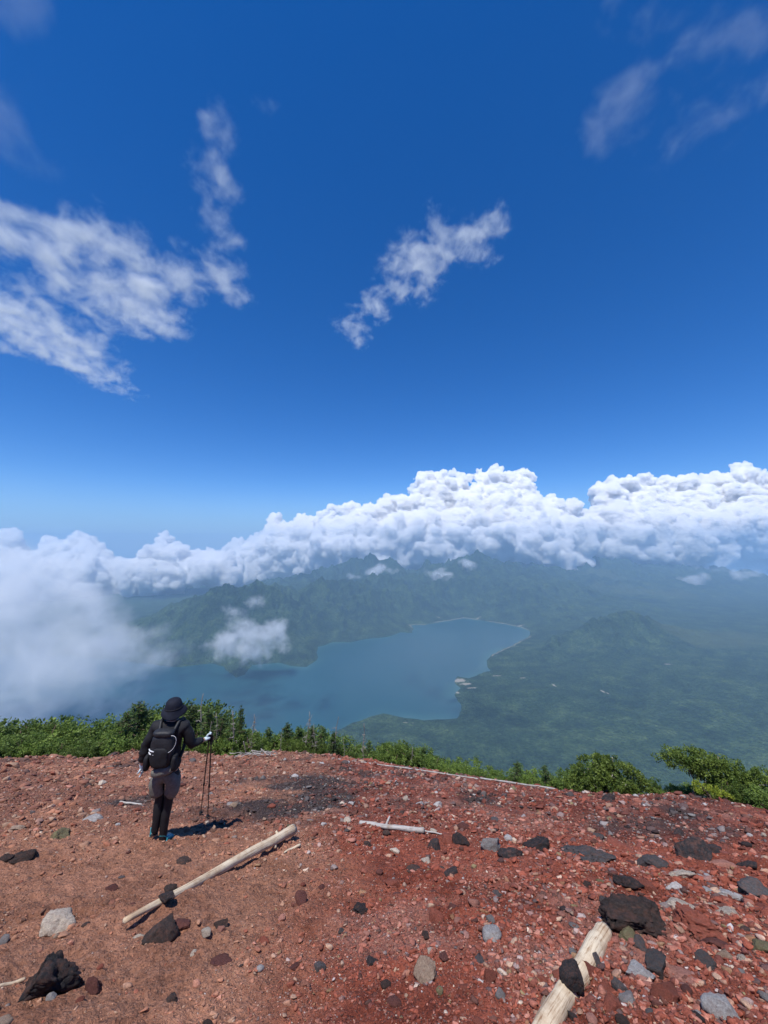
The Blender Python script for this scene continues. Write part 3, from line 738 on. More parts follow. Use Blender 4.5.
# heap of bleached branches on the crest
r_ = np.random.default_rng(8); pc = ground_at(256, 757); parts = []
for i in range(34):
    c = np.array((r_.normal(0, .34), r_.normal(0, .14), .02+abs(r_.normal(0, .06)))); an = r_.normal(.25, .6); ln = r_.uniform(.15, .5)
    d = np.array((math.cos(an), math.sin(an), r_.normal(0, .22)))
    t = np.linspace(-.5, .5, 7)[:, None]
    q = c+d*ln*t+np.array((0, 0, .05))*np.sin(t*5+i)*.5; q[:, 2] -= SL*q[:, 1]
    parts.append(tube(q, np.linspace(.016, .006, 7)*r_.uniform(.6, 1.2), 6, i))
v, f = join(parts)
tag(link('dead_branch_heap', mesh_any('dead_branch_heap', v, f, M_silver), loc=pc), 'heap of bleached dead branches on the crest right of the hiker', 'branch heap')

# notable stones: (px, py, width, height, colour, label, shape seed, flatness, turn)
big = [
 (47,984,64,60,'black','large jagged black lava rock at the lower left corner',31,1.15,25),
 (61,922,30,22,'cream','flat pale stone alone on the brown soil above the big black rock',3,.35,25),
 (155,938,40,34,'dark brown','rough dark brown rock under the thin end of the long log',7,.6,-15),
 (169,897,14,14,'dark brown','dark stone leaning against the long log, upper one of two',9,.7,0),
 (166,908,17,11,'black','black stone lying on the long log near its thin end',10,.6,10),
 (138,937,12,9,'cream','white pebble at the left foot of the rough brown rock',11,.5,0),
 (361,907,23,23,'black','rounded black stone alone in the middle of the bare soil',13,.85,0),
 (302,904,14,17,'maroon','small upright maroon stone left of the rounded black stone',14,.9,0),
 (265,942,15,12,'red','brick red stone low on the bare soil under the long log',15,.7,0),
 (94,988,17,17,'maroon','maroon stone just right of the big black lava rock',16,.8,0),
 (51,1000,10,12,'pale grey','small grey pebble touching the front of the big black lava rock',17,.7,0),
 (73,985,9,9,'pale grey','pale pebble wedged at the right edge of the big black lava rock',18,.7,0),
 (2,943,10,16,'grey','grey stone cut off by the left edge of the picture',19,.8,0),
 (57,836,20,18,'olive','greenish grey angular stone on the brown soil left of the hiker',21,.5,35),
 (94,819,20,10,'pale grey','flat whitish slab between the hiker and the greenish stone',22,.3,20),
 (26,858,30,14,'dark brown','low dark brown rock half buried at the left',23,.4,15),
 (5,862,14,12,'dark brown','dark rock at the left edge beside the half buried brown rock',24,.5,0),
 (186,861,20,13,'dark brown','dark low stone on the soil right below the hiker\'s shoes',25,.4,0),
 (103,785,10,7,'cream','small white stone up the slope left of the hiker',26,.5,0),
 (18,829,16,6,'tan','thin tan slab low at the far left',27,.3,20),
 (110,890,16,12,'maroon','reddish flat stone above the pointed end of the long log',28,.35,0),
 (180,926,20,14,'maroon','maroon stone right of the rough brown rock',29,.5,0),
 (221,961,22,8,'maroon','low crumbled reddish clod below the middle of the long log',30,.35,0),
 (428,980,26,27,'tan','chunky tan stone near the bottom centre',32,.85,10),
 (574,997,25,25,'black','black lump of lava resting on the thick log end',34,1.1,0),
 (637,924,66,42,'dark brown','large dark lava block right behind the thick log end',34,.55,-28),
 (638,944,17,20,'dark grey','dark grey stone leaning on the near side of the lava block',35,.8,0),
 (629,939,18,18,'olive','brownish green stone between the log end and the lava block',36,.7,0),
 (693,855,32,30,'black','dark pointed rock standing on the right hand slope',37,1.0,-20),
 (713,851,24,12,'black','black low stone right behind the dark pointed rock',38,.5,0),
 (746,867,18,14,'black','black stone near the right edge beyond the cream slabs',39,.7,0),
 (640,976,28,19,'pale grey','blue white boulder below the dark lava block',40,.6,10),
 (658,968,26,28,'dark grey','dark olive grey stone right of the blue white boulder',41,.8,0),
 (680,974,34,15,'pink','pink slab sloping down right of the blue white boulder',42,.4,-28),
 (703,966,22,18,'dark grey','bluish dark stone right of the pink slab',43,.6,-20),
 (725,957,20,18,'tan','tan stone near the right edge above the pink pebbles',44,.5,-30),
 (760,952,26,18,'olive','olive stone cut off by the right edge',45,.6,-20),
 (729,1019,38,26,'pale grey','pale grey pointed stone cut off by the bottom edge on the right',46,.8,0),
 (492,849,28,20,'grey','grey slanted rock in the middle of the slope',47,.6,10),
 (511,857,26,16,'black','dark hollow faced rock touching the grey slanted rock',48,.7,0),
 (541,847,34,18,'black','black jagged low rock right of the grey slanted pair',49,.5,-10),
 (462,843,18,17,'black','black blocky stone left of the grey slanted rock',50,.9,0),
 (435,848,15,17,'black','black stone with the red one on its right',51,.9,0),
 (446,842,15,16,'red','bright brick red stone between two black ones',52,.85,0),
 (451,874,13,13,'black','small black cube like stone below the brick red stone',53,.9,0),
 (427,863,11,8,'cream','white pebble below the black and red stones',54,.6,0),
 (591,858,52,24,'dark grey','broad speckled dark rock with pale flecks on the right slope',55,.45,-15),
 (652,862,30,18,'dark grey','dark grey flat rock left of the dark pointed rock',56,.5,0),
 (626,886,26,13,'black','black flat rock just above the large lava block',57,.5,0),
 (646,888,20,18,'red','red hollow stone above the right end of the lava block',58,.8,0),
 (675,889,17,13,'pale grey','light grey stone right of the red hollow stone',59,.7,0),
 (681,876,22,10,'cream','cream slab below the dark pointed rock',60,.4,10),
 (679,909,30,8,'cream','long flat white stone right of the lava block',61,.25,-20),
 (708,893,14,8,'pale grey','pale rounded stone half sunk at the right',62,.6,0),
 (730,897,24,9,'pale grey','flat grey slab near the right edge',63,.35,-20),
 (713,908,16,8,'cream','small cream slab, left one of two by the right edge',64,.35,-10),
 (728,915,20,8,'cream','small cream slab, right one of two by the right edge',65,.35,-30),
 (726,867,24,9,'pink','curved pinkish slab beyond the light grey stone',66,.4,0),
 (757,893,30,22,'dark grey','dark slab at the right edge',67,.6,-30),
 (696,925,52,26,'red','broad crumbly red boulder right of the lava block',68,.5,-25),
 (718,945,26,14,'maroon','dark red stone under the broad red boulder',69,.6,0),
 (611,800,15,9,'black','small black rock high on the slope below the round bush',70,.7,0),
 (679,834,14,9,'black','black stone on the upper right slope',71,.7,0),
 (614,846,28,12,'red','low brick red rock on the right slope above the speckled rock',72,.4,0),
 (600,838,13,9,'dark grey','dark grey stone just left of the low brick red rock',73,.6,0),
 (436,921,14,24,'red','upright flat brick red slab in the gravel near the centre',74,.3,0),
 (500,1003,12,14,'grey','grey green rounded stone near the bottom right of centre',75,.8,0),
 (490,985,16,17,'red','red stone above the grey green rounded stone',76,.8,0),
 (541,900,12,13,'pink','salmon pink stone on the dark red patch right of centre',77,.7,0),
 (475,905,13,13,'pink','pink stone on the gravel left of the salmon pink one',78,.7,0),
 (498,851+44,11,10,'dark grey','dark grey pebble below the grey slanted rock',79,.7,0),
 (604,992,22,18,'red','rust red stone in front of the black lump on the log',80,.8,0),
 (621,990,16,22,'dark grey','grey green slab between the log and the blue white boulder',81,.6,0),
 (596,967,16,22,'dark grey','dark stone just right of the log end',82,.8,0),
 (588,975,20,18,'red','rust red clod lying against the right side of the log',83,.8,0),
 (627,1004,16,16,'grey','grey pebble below the blue white boulder',84,.8,0),
 (665,999,30,20,'red','large reddish stone low on the right',85,.7,0),
 (611,1010,26,22,'red','rust red stone at the bottom right of the log',86,.8,0),
 (545,1009,12,18,'tan','tan stone on the left side of the log near the bottom',87,.7,0),
 (421,805,10,9,'pale grey','pale stone on the slope right of the silver dead branch',88,.8,0),
 (406,802,6,8,'cream','small upright white stone above the silver dead branch',89,.8,0),
 (438,806,9,8,'pale grey','rounded pale stone right of the upright white one',90,.8,0),
 (348,822,9,9,'cream','cream stone at the left end of the silver dead branch',91,.7,0),
 (395,852,10,7,'cream','whitish stone under the silver dead branch',92,.6,0),
 (368,846,10,11,'dark brown','dark stone left below the silver dead branch',93,.8,0),
 (372,967,12,11,'black','small black stone low in the centre of the bare soil',94,.8,0),
 (319,972,13,9,'dark grey','small dark stone left of the low black stone',95,.6,0),
 (282,922,7,8,'pink','pale pink chip between the two red stones',96,.7,0),
 (219,928,16,13,'dark brown','dark clod in the shade of the long log',97,.7,0),
 (221,935,10,8,'pink','pink stone sitting in front of the dark clod',98,.7,0),
]
def place_rock(me_or_v, px, py, w, h, mat, label, turn, flat, cat='rock', group=None, name='rock', sink=.38):
    g = ground_at(px, py+.30*h); g2 = ground_at(px, py+.1*h)
    Y = g[1]; mpp = Y/(F*(cp-((512-py)/F)*sp))
    W = w*mpp*.5; 
    Hh = max(W*flat, h*mpp*.46)
    o = link(name, me_or_v, loc=(g2[0], g2[1], g2[2]+Hh*(1-2*sink)*.6), scale=(W*1.08, W*.95, Hh))
    tilt = Matrix.Rotation(-math.atan(SL)*.85, 4, 'X') @ Matrix.Rotation(R(turn), 4, 'Z')
    o.rotation_euler = tilt.to_euler()
    tag(o, label, cat, group); return o
for px, py, w, h, colr, lab, sd_, fl, tr in big:
    sub = 5 if w > 40 else (4 if w > 15 else 3)
    v, f = rock_verts(sub, sd_, 11 if sd_ % 3 else 15, (1,1,1), .22 if w > 40 else .13, (.35,.75))
    me = mesh_np('rock', v, f, RM[colr], True if colr in ('pale grey','cream','tan','pink') else False)
    if colr not in ('pale grey','cream','tan','pink') and sub < 4: pass
    o = place_rock(me, px, py, w, h, RM[colr], lab, tr, fl, name='rock')
    if 'log' in lab and ('resting on' in lab or 'lying on' in lab): o.location.z += .085 if w > 20 else .035

# the next largest stones: individual copies of shared shapes
protos = {}
for ci, colr in enumerate(ROCKC):
    for k, (nm, sx, pl, ct) in enumerate([('rounded', (1,.9,.75), 3, (.75,.95)), ('angular', (1,.8,.75), 12, (.4,.75)), ('flat', (1,.75,.32), 7, (.5,.8)), ('lumpy', (.95,1,.85), 5, (.6,.9))]):
        v, f = rock_verts(3, 200+ci*7+k, pl, sx, .22 if nm == 'lumpy' else .12, ct)
        protos[colr, nm] = mesh_np(colr.replace(' ', '_')+'_stone', v, f, RM[colr], nm in ('rounded', 'lumpy'))
marks = [(155,835,"the hiker's shoes"),(204,818,'the trekking pole tips'),(210,882,'the long log\'s middle'),(290,840,'the long log\'s thick end'),(130,928,'the long log\'s thin end'),(47,975,'the big black corner rock'),(61,922,'the flat pale stone'),
         (361,907,'the rounded black stone'),(395,830,'the silver dead branch'),(428,980,'the chunky tan stone'),(596,945,'the thick log end'),(640,925,'the large lava block'),(693,855,'the dark pointed rock'),
         (591,858,'the broad speckled dark rock'),(492,849,'the grey slanted rock'),(446,842,'the brick red stone'),(436,921,'the upright brick red slab'),(611,800,'the rock below the round bush'),(256,757,'the branch heap'),(444,774,'the poles along the crest'),
         (712,789,'the lime green clump'),(640,976,'the blue white boulder'),(696,925,'the crumbly red boulder'),(57,836,'the greenish angular stone'),(26,858,'the half buried brown rock'),(155,938,'the rough brown rock'),(681,876,'the cream slab'),(541,900,'the salmon pink stone')]
def where(px, py):
    b = min(marks, key=lambda m: (m[0]-px)**2+((m[1]-py)*1.5)**2)
    dx, dy = px-b[0], py-b[1]; d = math.hypot(dx, dy)
    far = 'just' if d < 28 else ('' if d < 60 else 'well')
    if abs(dx) > 2.2*abs(dy): s = 'left of' if dx < 0 else 'right of'
    elif abs(dy) > 2.2*abs(dx): s = 'beyond' if dy < 0 else 'in front of'
    else: s = ('beyond and left of' if dx < 0 else 'beyond and right of') if dy < 0 else ('in front and left of' if dx < 0 else 'in front and right of')
    return f'{far} {s} {b[2]}'.strip()
def crest_y(px): return np.interp(px, [p[0] for p in edge_px], [p[1] for p in edge_px])
r_ = np.random.default_rng(77); placed = [(b[0], b[1], b[2]) for b in big]; taken = {}
def density(px, py):
    t = sstep(150, 520, px)
    top = sstep(860, 790, py)
    return .12+.55*t*(.6+.4*sstep(700,1000,px+py*.2))+.5*top + .5*math.exp(-((px-330)/110)**2-((py-785)/30)**2) + (.5 if px > 560 and py > 880 else 0)
cnt = 0; tries = 0
while cnt < 205 and tries < 20000:
    tries += 1
    px = r_.uniform(-10, 775); py = crest_y(px)+4+(1030-crest_y(px))*r_.random()**1.15
    if r_.random() > density(px, py): continue
    near = (py-740)/284.0
    s = (3.2+7.5*near)*(1+r_.pareto(3.0)*.8)*r_.uniform(.75, 1.2)
    s = min(s, 26 if py > 850 else (13 if py > 815 else 8))
    if px < 380 and py > 820: s *= .75
    if any((px-a)**2+((py-b)*1.3)**2 < ((s+c)*.52)**2 for a, b, c in placed): continue
    if 120 < px < 305 and abs(py-(931-(px-125)*.56)) < 13: continue
    if abs((px-612)*.82+(py-930)*.57) < 16 and py > 925 and px < 620: continue
    if px < 330: pr = dict(zip(ROCKC, [.06,.18,.06,.06,.07,.08,.14,.12,.18,.06,.02]))
    else: pr = dict(zip(ROCKC, [.10,.12,.12,.08,.045,.03,.05,.24,.16,.12,.02]))
    if py < 815: pr['maroon'] += .15; pr['pale grey'] += .05; pr['dark grey'] += .1
    ks = list(pr); w_ = np.array([pr[k] for k in ks]); colr = ks[r_.choice(len(ks), p=w_/w_.sum())]
    shp = ['rounded','angular','flat','lumpy'][r_.choice(4, p=[.2,.4,.2,.2])]
    size = 'small' if s < 6 else ('fist sized' if s < 11 else 'larger')
    lab = f'{size} {shp} {colr} stone {where(px, py)}'
    if lab in taken or len(lab.split()) > 16: continue
    taken[lab] = 1; placed.append((px, py, s))
    o = place_rock(protos[colr, shp], px, py, s, s*.75, None, lab, r_.uniform(0, 360), .85, group='loose stones strewn over the slope', cat='stone', name='stone', sink=.36)
    o['label'] = lab; cnt += 1

# gravel nobody could count
def build_gravel():
    r_ = np.random.default_rng(99)
    N0 = 210000
    a = r_.uniform(R(-50), R(50), N0); rr = np.exp(r_.uniform(math.log(1.75), math.log(22), N0))
    x = np.sin(a)*rr; y = np.cos(a)*rr
    aa = x/np.maximum(y, .4)
    k = (y < edgeD(aa)+.3)
    left = 1-sstep(-1.3, .5, x+.12*y+.35*fbm2(x*.8, y*.8, 3, 101))
    patch = fbm2(x*1.4, y*1.4, 3, 120)
    dens = (1-.90*left)*(.62+.9*patch) + .45*sstep(4.2, 6, y)*left + .35*left*sstep(.15, .45, fbm2(x*2.2, y*2.2, 3, 130))
    k &= r_.random(N0) < np.clip(dens, .05, 1)
    x, y, rr, left = x[k], y[k], rr[k], left[k]; n = len(x)
    z = gz(x, y)
    s = rr*.00145*(1+r_.pareto(2.5, n)*.9)*r_.uniform(.7, 1.2, n)*(1-.15*left)
    chunk = np.clip(sstep(.25, 1.1, x-.25*(y-2.2))*sstep(4.6, 3.2, y)+.55*sstep(.1, .45, fbm2(x*1.1+2, y*1.1, 3, 140))*(1-left), 0, 1)
    s = s*np.where(r_.random(n) < .05+.16*chunk, r_.uniform(1.6, 3.2, n), 1)
    s = s*(1+.9*chunk*r_.random(n)**1.5*(s > 0)+.35*chunk)
    s = np.minimum(s, .0085*rr+.004)
    big_ = s > rr*.0036
    pal = np.array([ROCKC[c_] for c_ in ROCKC]); names = list(ROCKC)
    pr_r = np.array([.03,.07,.06,.04,.018,.016,.07,.34,.22,.15,.02]); pr_l = np.array([.02,.12,.03,.03,.02,.025,.26,.17,.20,.13,.01])
    ci = np.where(r_.random(n) < left, r_.choice(11, n, p=pr_l/pr_l.sum()), r_.choice(11, n, p=pr_r/pr_r.sum()))
    cd = sstep(.0, .5, fbm2(x*.7+4, y*.55, 4, 105)+.75*np.exp(-((x+1.2)/1.6)**2-((y-6.6)/1.3)**2)-.12)*sstep(4, 6, y)
    ci = np.where(r_.random(n) < cd*.65, r_.choice([0,1,2,3], n), ci)
    soil = soil_tone(x, y)
    c = pal[ci]*r_.uniform(.7, 1.35, (n, 1)); mixk = (.38+.25*left)[:, None]*r_.uniform(.3, 1.5, (n, 1)); c = c*(1-mixk)+soil*mixk
    V, Fc, C = [], [], []; o = 0
    for flag, sub in ((True, 2), (False, 1)):
        idx = np.where(big_ == flag)[0]
        shapes = [rock_verts(sub, 500+q, 12, (1, .85, .7), .12, (.35,.75)) for q in range(8)]
        for q in range(8):
            ii = idx[q::8]; m = len(ii)
            if not m: continue
            v0, f0 = shapes[q]
            th = r_.uniform(0, 2*np.pi, m); st = r_.uniform(.6, 1.3, (m, 3))
            ct, sn = np.cos(th), np.sin(th)
            vv = v0[None]*st[:, None, :]
            # tumble, then turn
            ph = r_.uniform(-.6, .6, m); cph, sph = np.cos(ph)[:, None], np.sin(ph)[:, None]
            X, Yv, Z = vv[..., 0], vv[..., 1]*cph-vv[..., 2]*sph, vv[..., 1]*sph+vv[..., 2]*cph
            X, Yv = X*ct[:, None]-Yv*sn[:, None], X*sn[:, None]+Yv*ct[:, None]
            P = np.stack([X, Yv, Z-SL*Yv*.8], -1)*s[ii][:, None, None]
            P += np.stack([x[ii], y[ii], z[ii]+s[ii]*.12], -1)[:, None, :]
            V.append(P.reshape(-1, 3)); Fc.append((f0[None]+(np.arange(m)*len(v0))[:, None, None]+o).reshape(-1, 3)); o += m*len(v0)
            C.append(np.repeat(c[ii], len(v0), 0))
    m, nt, out = new_mat('scoria_gravel'); N = NT(nt)
    tone = N.n('ShaderNodeVertexColor', layer_name='tone'); tc = N.n('ShaderNodeTexCoord')
    n1 = N.n('ShaderNodeTexNoise', i_Scale=120.0, i_Detail=4.0, i_Roughness=.7); N.l(tc.outputs['Object'], n1.inputs['Vector'])
    r2 = N.ramp(n1.outputs['Fac'], [(.35, (.6,.58,.58)), (.65, (1.35,1.33,1.3))])
    b = N.n('ShaderNodeBsdfPrincipled', i_Roughness=.93); b.inputs['Specular IOR Level'].default_value = .15
    N.l(N.mix(tone.outputs[0], r2.outputs[0], .8, 'MULTIPLY'), b.inputs['Base Color'])
    bp = N.n('ShaderNodeBump', i_Strength=.5, i_Distance=.004); N.l(n1.outputs['Fac'], bp.inputs['Height']); N.l(bp.outputs[0], b.inputs['Normal'])
    N.l(b.outputs[0], out.inputs['Surface'])
    o_ = link('gravel', mesh_np('gravel', np.vstack(V), np.vstack(Fc), m, False, cols=np.vstack(C)))
    tag(o_, 'loose red, grey and pale gravel covering the volcanic slope', 'gravel', kind='stuff')
build_gravel()

# ------------------------------------------------------------------ plants on the crest
def leaf_mat(nm, c0, c1, scale=6.0):
    m, nt, out = new_mat(nm); N = NT(nt)
    tone = N.n('ShaderNodeAttribute', attribute_name='leaf')
    tc = N.n('ShaderNodeTexCoord'); n1 = N.n('ShaderNodeTexNoise', i_Scale=scale, i_Detail=3.0); N.l(tc.outputs['Object'], n1.inputs['Vector'])
    f = N.math('MULTIPLY_ADD', N.math('SUBTRACT', n1.outputs['Fac'], .5), 1.6, tone.outputs['Fac'], clamp=True)
    cc = N.mix(c0, c1, f)
    oi = N.n('ShaderNodeObjectInfo'); cc = N.mix(cc, N.math('MULTIPLY_ADD', oi.outputs['Random'], .8, .62), 1.0, 'MULTIPLY')
    d = N.n('ShaderNodeBsdfPrincipled', i_Roughness=.55); d.inputs['Specular IOR Level'].default_value = .3
    t = N.n('ShaderNodeBsdfTranslucent'); N.l(cc, d.inputs['Base Color']); N.l(cc, t.inputs['Color'])
    ms = N.n('ShaderNodeMixShader', i_Fac=.28); N.l(d.outputs[0], ms.inputs[1]); N.l(t.outputs[0], ms.inputs[2]); N.l(ms.outputs[0], out.inputs['Surface'])
    return m
L_bush = leaf_mat('bush_leaves', (.045,.090,.018), (.205,.285,.055))
L_light = leaf_mat('light_leaves', (.070,.130,.022), (.30,.40,.075))
L_fir = leaf_mat('fir_needles', (.030,.066,.018), (.115,.175,.045))
L_lime = leaf_mat('lime_leaves', (.16,.22,.02), (.34,.38,.05))
def leaves(centres, radii, per, size, rg, droop=0.0, aspect=2.2):
    """small folded leaf faces scattered in clumps"""
    n = len(centres)*per
    c = np.repeat(centres, per, 0); rd = np.repeat(radii, per)
    d = rg.normal(size=(n, 3)); d /= np.linalg.norm(d, axis=1, keepdims=True)
    p = c+d*(rd*rg.random(n)**.45)[:, None]
    t = d+rg.normal(size=(n, 3))*.7; t[:, 2] += .25-droop; t /= np.linalg.norm(t, axis=1, keepdims=True)
    s = np.cross(t, rg.normal(size=(n, 3))); s /= np.linalg.norm(s, axis=1, keepdims=True)
    L = size*rg.uniform(.6, 1.4, n)[:, None]; Wd = L/aspect
    v = np.stack([p-t*L*.5, p+s*Wd*.5, p+t*L*.5, p-s*Wd*.5], 1).reshape(-1, 3)
    f = np.arange(n*4).reshape(-1, 4)
    tone = np.repeat(np.clip(np.repeat(rg.random(len(centres)), per)*.55+rg.random(n)*.35, 0, 1), 4)
    return v, f, tone
def leaf_obj(name, data, mat, parent):
    v, f, tone = data
    return link(name, mesh_np(name, v, f, mat, attrs={'leaf': tone}), parent)
def limb(a, b, r0, r1, rg, wob=.08, n=9, seg=7):
    a = np.array(a, float); b = np.array(b, float); t = np.linspace(0, 1, n)[:, None]
    L = np.linalg.norm(b-a); ph = rg.uniform(0, 6, 3)
    q = a+(b-a)*t+np.sin(t*rg.uniform(3, 6)+ph)*wob*L*np.sin(t*np.pi)
    return tube(q, np.linspace(r0, r1, n), seg, int(rg.integers(99)), .12)
def make_bush(blobs, rg, mat, nclump=110, per=34, size=.06, cr=.14, stems=7, bark=None, name='bush', show=.5):
    """blobs (x,y,z,rx,ry,rz): crown lobes; the root is at ground level"""
    root = empty(name)
    B = np.array(blobs); vol = np.prod(B[:, 3:], axis=1)**(2/3); w = vol/vol.sum()
    ks = rg.choice(len(B), nclump, p=w)
    d = rg.normal(size=(nclump, 3)); d /= np.linalg.norm(d, axis=1, keepdims=True)
    cc = B[ks, :3]+d*B[ks, 3:]*(rg.uniform(.55, 1.04, nclump))[:, None]
    cc[:, 2] = np.maximum(cc[:, 2], .04)
    leaf_obj('foliage', leaves(cc, rg.uniform(.55, 1.2, nclump)*cr, per, size, rg), mat, root)
    parts = []
    for i in range(stems):
        k = rg.choice(len(B), p=w); e = B[k, :3]+rg.normal(size=3)*B[k, 3:]*.5
        s0 = np.array((rg.normal()*.05, rg.normal()*.05, -.15)); parts.append(limb(s0, e, .022, .008, rg, .12))
        for j in range(3):
            m = s0+(e-s0)*rg.uniform(.5, .9); parts.append(limb(m, m+rg.normal(size=3)*.09+np.array((0,0,.05)), .009, .003, rg, .1, 6, 5))
    v, f = join(parts); link('stem', mesh_any('stem', v, f, bark or M_bark), root)
    return root
def make_fir(h, rg, name='small_fir', dense=1.0, width=.34):
    root = empty(name)
    v, f = tube(np.array([(0.012*math.sin(t*7), .01*math.cos(t*5), -.15+(h+.15)*t) for t in np.linspace(0, 1, 14)]), np.linspace(.030, .004, 14), 8, 3)
    tr = (v, f)
    cs, rs = [], []; parts = []
    z = .12*h
    while z < h*.98:
        k = 1-z/h; nb = int(4+3*k); L = width*h*(k**.8)*.75+.03
        for i in range(nb):
            if rg.random() > dense: continue
            an = rg.uniform(0, 6.28); l = L*rg.uniform(.55, 1.1)
            for q in np.linspace(.25, 1, max(2, int(l/.07))):
                cs.append((math.cos(an)*l*q, math.sin(an)*l*q, z+l*.12*q*q+rg.normal()*.01)); rs.append(.055*(1.15-.5*q))
            parts.append(limb((0,0,z), (math.cos(an)*l, math.sin(an)*l, z+l*.1), .007, .003, rg, .03, 4, 4))
        z += rg.uniform(.045, .08)*max(.7, h)
    cs.append((0,0,h)); rs.append(.04)
    leaf_obj('foliage', leaves(np.array(cs), np.array(rs), 15, .042, rg, aspect=3.2), L_fir, root)
    v, f = join(parts+[tr]); link('trunk', mesh_any('trunk', v, f, M_bark), root)
    return root
def make_snag(h, rg, lean=.08, name='dead_tree', nb=14):
    root = empty(name)
    q = np.array([(lean*h*t+.03*math.sin(t*6), .02*math.sin(t*9), -.15+(h+.15)*t) for t in np.linspace(0, 1, 14)])
    tr = tube(q, np.linspace(.020, .006, 14), 8, int(rg.integers(50)))
    for i in range(1):
        parts = []
        for j in range(nb):
            t = rg.uniform(.15, .95); k = q[int(t*13)]; an = rg.uniform(0, 6.28); l = rg.uniform(.08, .32)*(1.15-t)*h*.8
            e = k+np.array((math.cos(an)*l, math.sin(an)*l, rg.uniform(-.05, .35)*l)); parts.append(limb(k, e, .011, .004, rg, .12, 6, 5))
            parts.append(limb(k+(e-k)*.6, e+rg.normal(size=3)*.06, .006, .003, rg, .1, 4, 4))
        v, f = join(parts+[tr]); link('trunk', mesh_any('trunk', v, f, M_dead), root)
    return root
rgp = np.random.default_rng(21)
bush_protos = []
for i in range(6):
    bl = [(rgp.uniform(-.45,.45), rgp.uniform(-.3,.3), rgp.uniform(.25,.62), rgp.uniform(.28,.5), rgp.uniform(.28,.45), rgp.uniform(.2,.38)) for _ in range(6)]
    bush_protos.append(make_bush(bl, rgp, L_bush, nclump=130, per=44, size=.05, cr=.11))
fir_protos = [make_fir(1.0, rgp), make_fir(1.0, rgp, dense=.75, width=.42), make_fir(1.0, rgp, dense=.9, width=.26)]
snag_protos = [make_snag(1.0, rgp), make_snag(1.0, rgp, -.12, nb=20), make_snag(1.0, rgp, .2, nb=9)]
used = set()
def put(proto, px, top, back, label, group, wide=1.0, rz=None, cat='bush', minh=.35):
    """plants a copy beyond the crest so that its tip reaches the height seen in the photo"""
    a, s = ray(px, top); Y = float(edgeD(a))+back; x = a*Y
    zg = float(gbase(np.array([x]), np.array([Y]))[0]); h = max(minh, EYE+s*Y-zg)
    o = proto if proto.name not in used else copy_tree(proto)
    used.add(proto.name)
    o.location = (x, Y, zg); o.rotation_euler = (0, 0, rz if rz is not None else rgp.uniform(0, 6.28))
    o.scale = (h*wide, h*wide, h)
    tag(o, label, cat, group); return o
top_px = [(-40,716),(0,718),(40,717),(70,719),(95,720),(110,719),(125,714),(140,708),(155,703),(175,704),(200,708),(215,716),(230,722),(260,724),(290,722),(320,727),(345,734),(365,740),(385,739),(400,737),(415,741),(435,750),(455,757),(480,764),(505,767),(540,770),(565,767),(590,762),(640,772),(665,779),(700,778),(740,780),(800,785)]
def top_y(px): return np.interp(px, [p[0] for p in top_px], [p[1] for p in top_px])
def plant_where(px):
    if px < 60: return 'at the far left of the crest'
    if px < 135: return 'on the crest left of the hiker'
    if px < 200: return "on the crest behind the hiker's head"
    if px < 300: return 'behind the heap of dead branches'
    if px < 400: return 'between branch heap and crest poles'
    if px < 480: return 'just beyond the crest poles'
    if px < 570: return 'between the poles and the round bush'
    if px < 660: return 'on the crest beside the round bush'
    return 'on the crest by the windswept tree'
# dense scrub: three staggered rows
rows = []
for x0 in np.arange(-30, 215, 13): rows.append((x0, 2.6, 0)); 
for x0 in np.arange(-24, 215, 17): rows.append((x0, 1.3, 9))
for x0 in np.arange(-30, 215, 15): rows.append((x0, .55, 19))
for x0 in np.arange(222, 395, 13): rows.append((x0, 1.6, 5))
for x0 in np.arange(215, 395, 15): rows.append((x0, .7, 12))
for x0 in np.arange(395, 470, 12): rows.append((x0, .9, 1))
for x0 in np.arange(390, 600, 14): rows.append((x0, .5, 4))
for x0 in np.arange(470, 600, 17): rows.append((x0, 1.0, 0))
for x0 in np.arange(628, 790, 16): rows.append((x0, .45, 2))
for i, (x0, back, dy) in enumerate(rows):
    px = x0+rgp.uniform(-5, 5); ty = top_y(px)+dy*rgp.uniform(.7, 1.2)+rgp.uniform(-2, 4)
    kd = ['leafy dwarf bush in the back row', 'leafy dwarf bush in the middle row', 'low leafy bush in the front row'][0 if dy < 5 else (1 if dy < 15 else 2)]
    put(bush_protos[i % 6], px, min(ty, crest_y(px)-5), back+rgp.uniform(-.1, .2), f'{kd} {plant_where(px)}', 'dwarf bushes along the crest', wide=rgp.uniform(.85, 1.25)*(1 if px > 215 else 1.15))
firs = [(241,707,.9),(233,724,.8),(268,728,.9),(287,724,1.2),(312,727,1.1),(334,732,.8),(369,741,.8),(222,718,.9),(209,708,.9),(192,704,1.0),(322,727,1.3),(299,727,1.4),(517,762,.6),(545,766,.5),(424,747,.7),(140,703,1.2),(128,713,1.0)]
for i, (px, ty, bk) in enumerate(firs):
    put(fir_protos[i % 3], px, ty, bk, f"{['slender','open','narrow'][i%3]} young fir {plant_where(px)}", 'young firs along the crest', wide=rgp.uniform(1.2, 1.9)*(.45 if px == 241 else 1), cat='fir')
snags = [(235,711,.5),(252,716,.6),(199,697,.6),(210,722,.5),(316,722,.5),(332,717,.7),(364,722,.8),(306,713,.9),(279,729,.4),(219,712,.7),(412,748,.4),(345,739,.4)]
for i, (px, ty, bk) in enumerate(snags):
    put(snag_protos[i % 3], px, ty, bk, f"{['straight bare','crooked many branched','leaning sparse'][i%3]} grey dead tree {plant_where(px)}", 'dead trees along the crest', wide=.8, cat='dead tree')
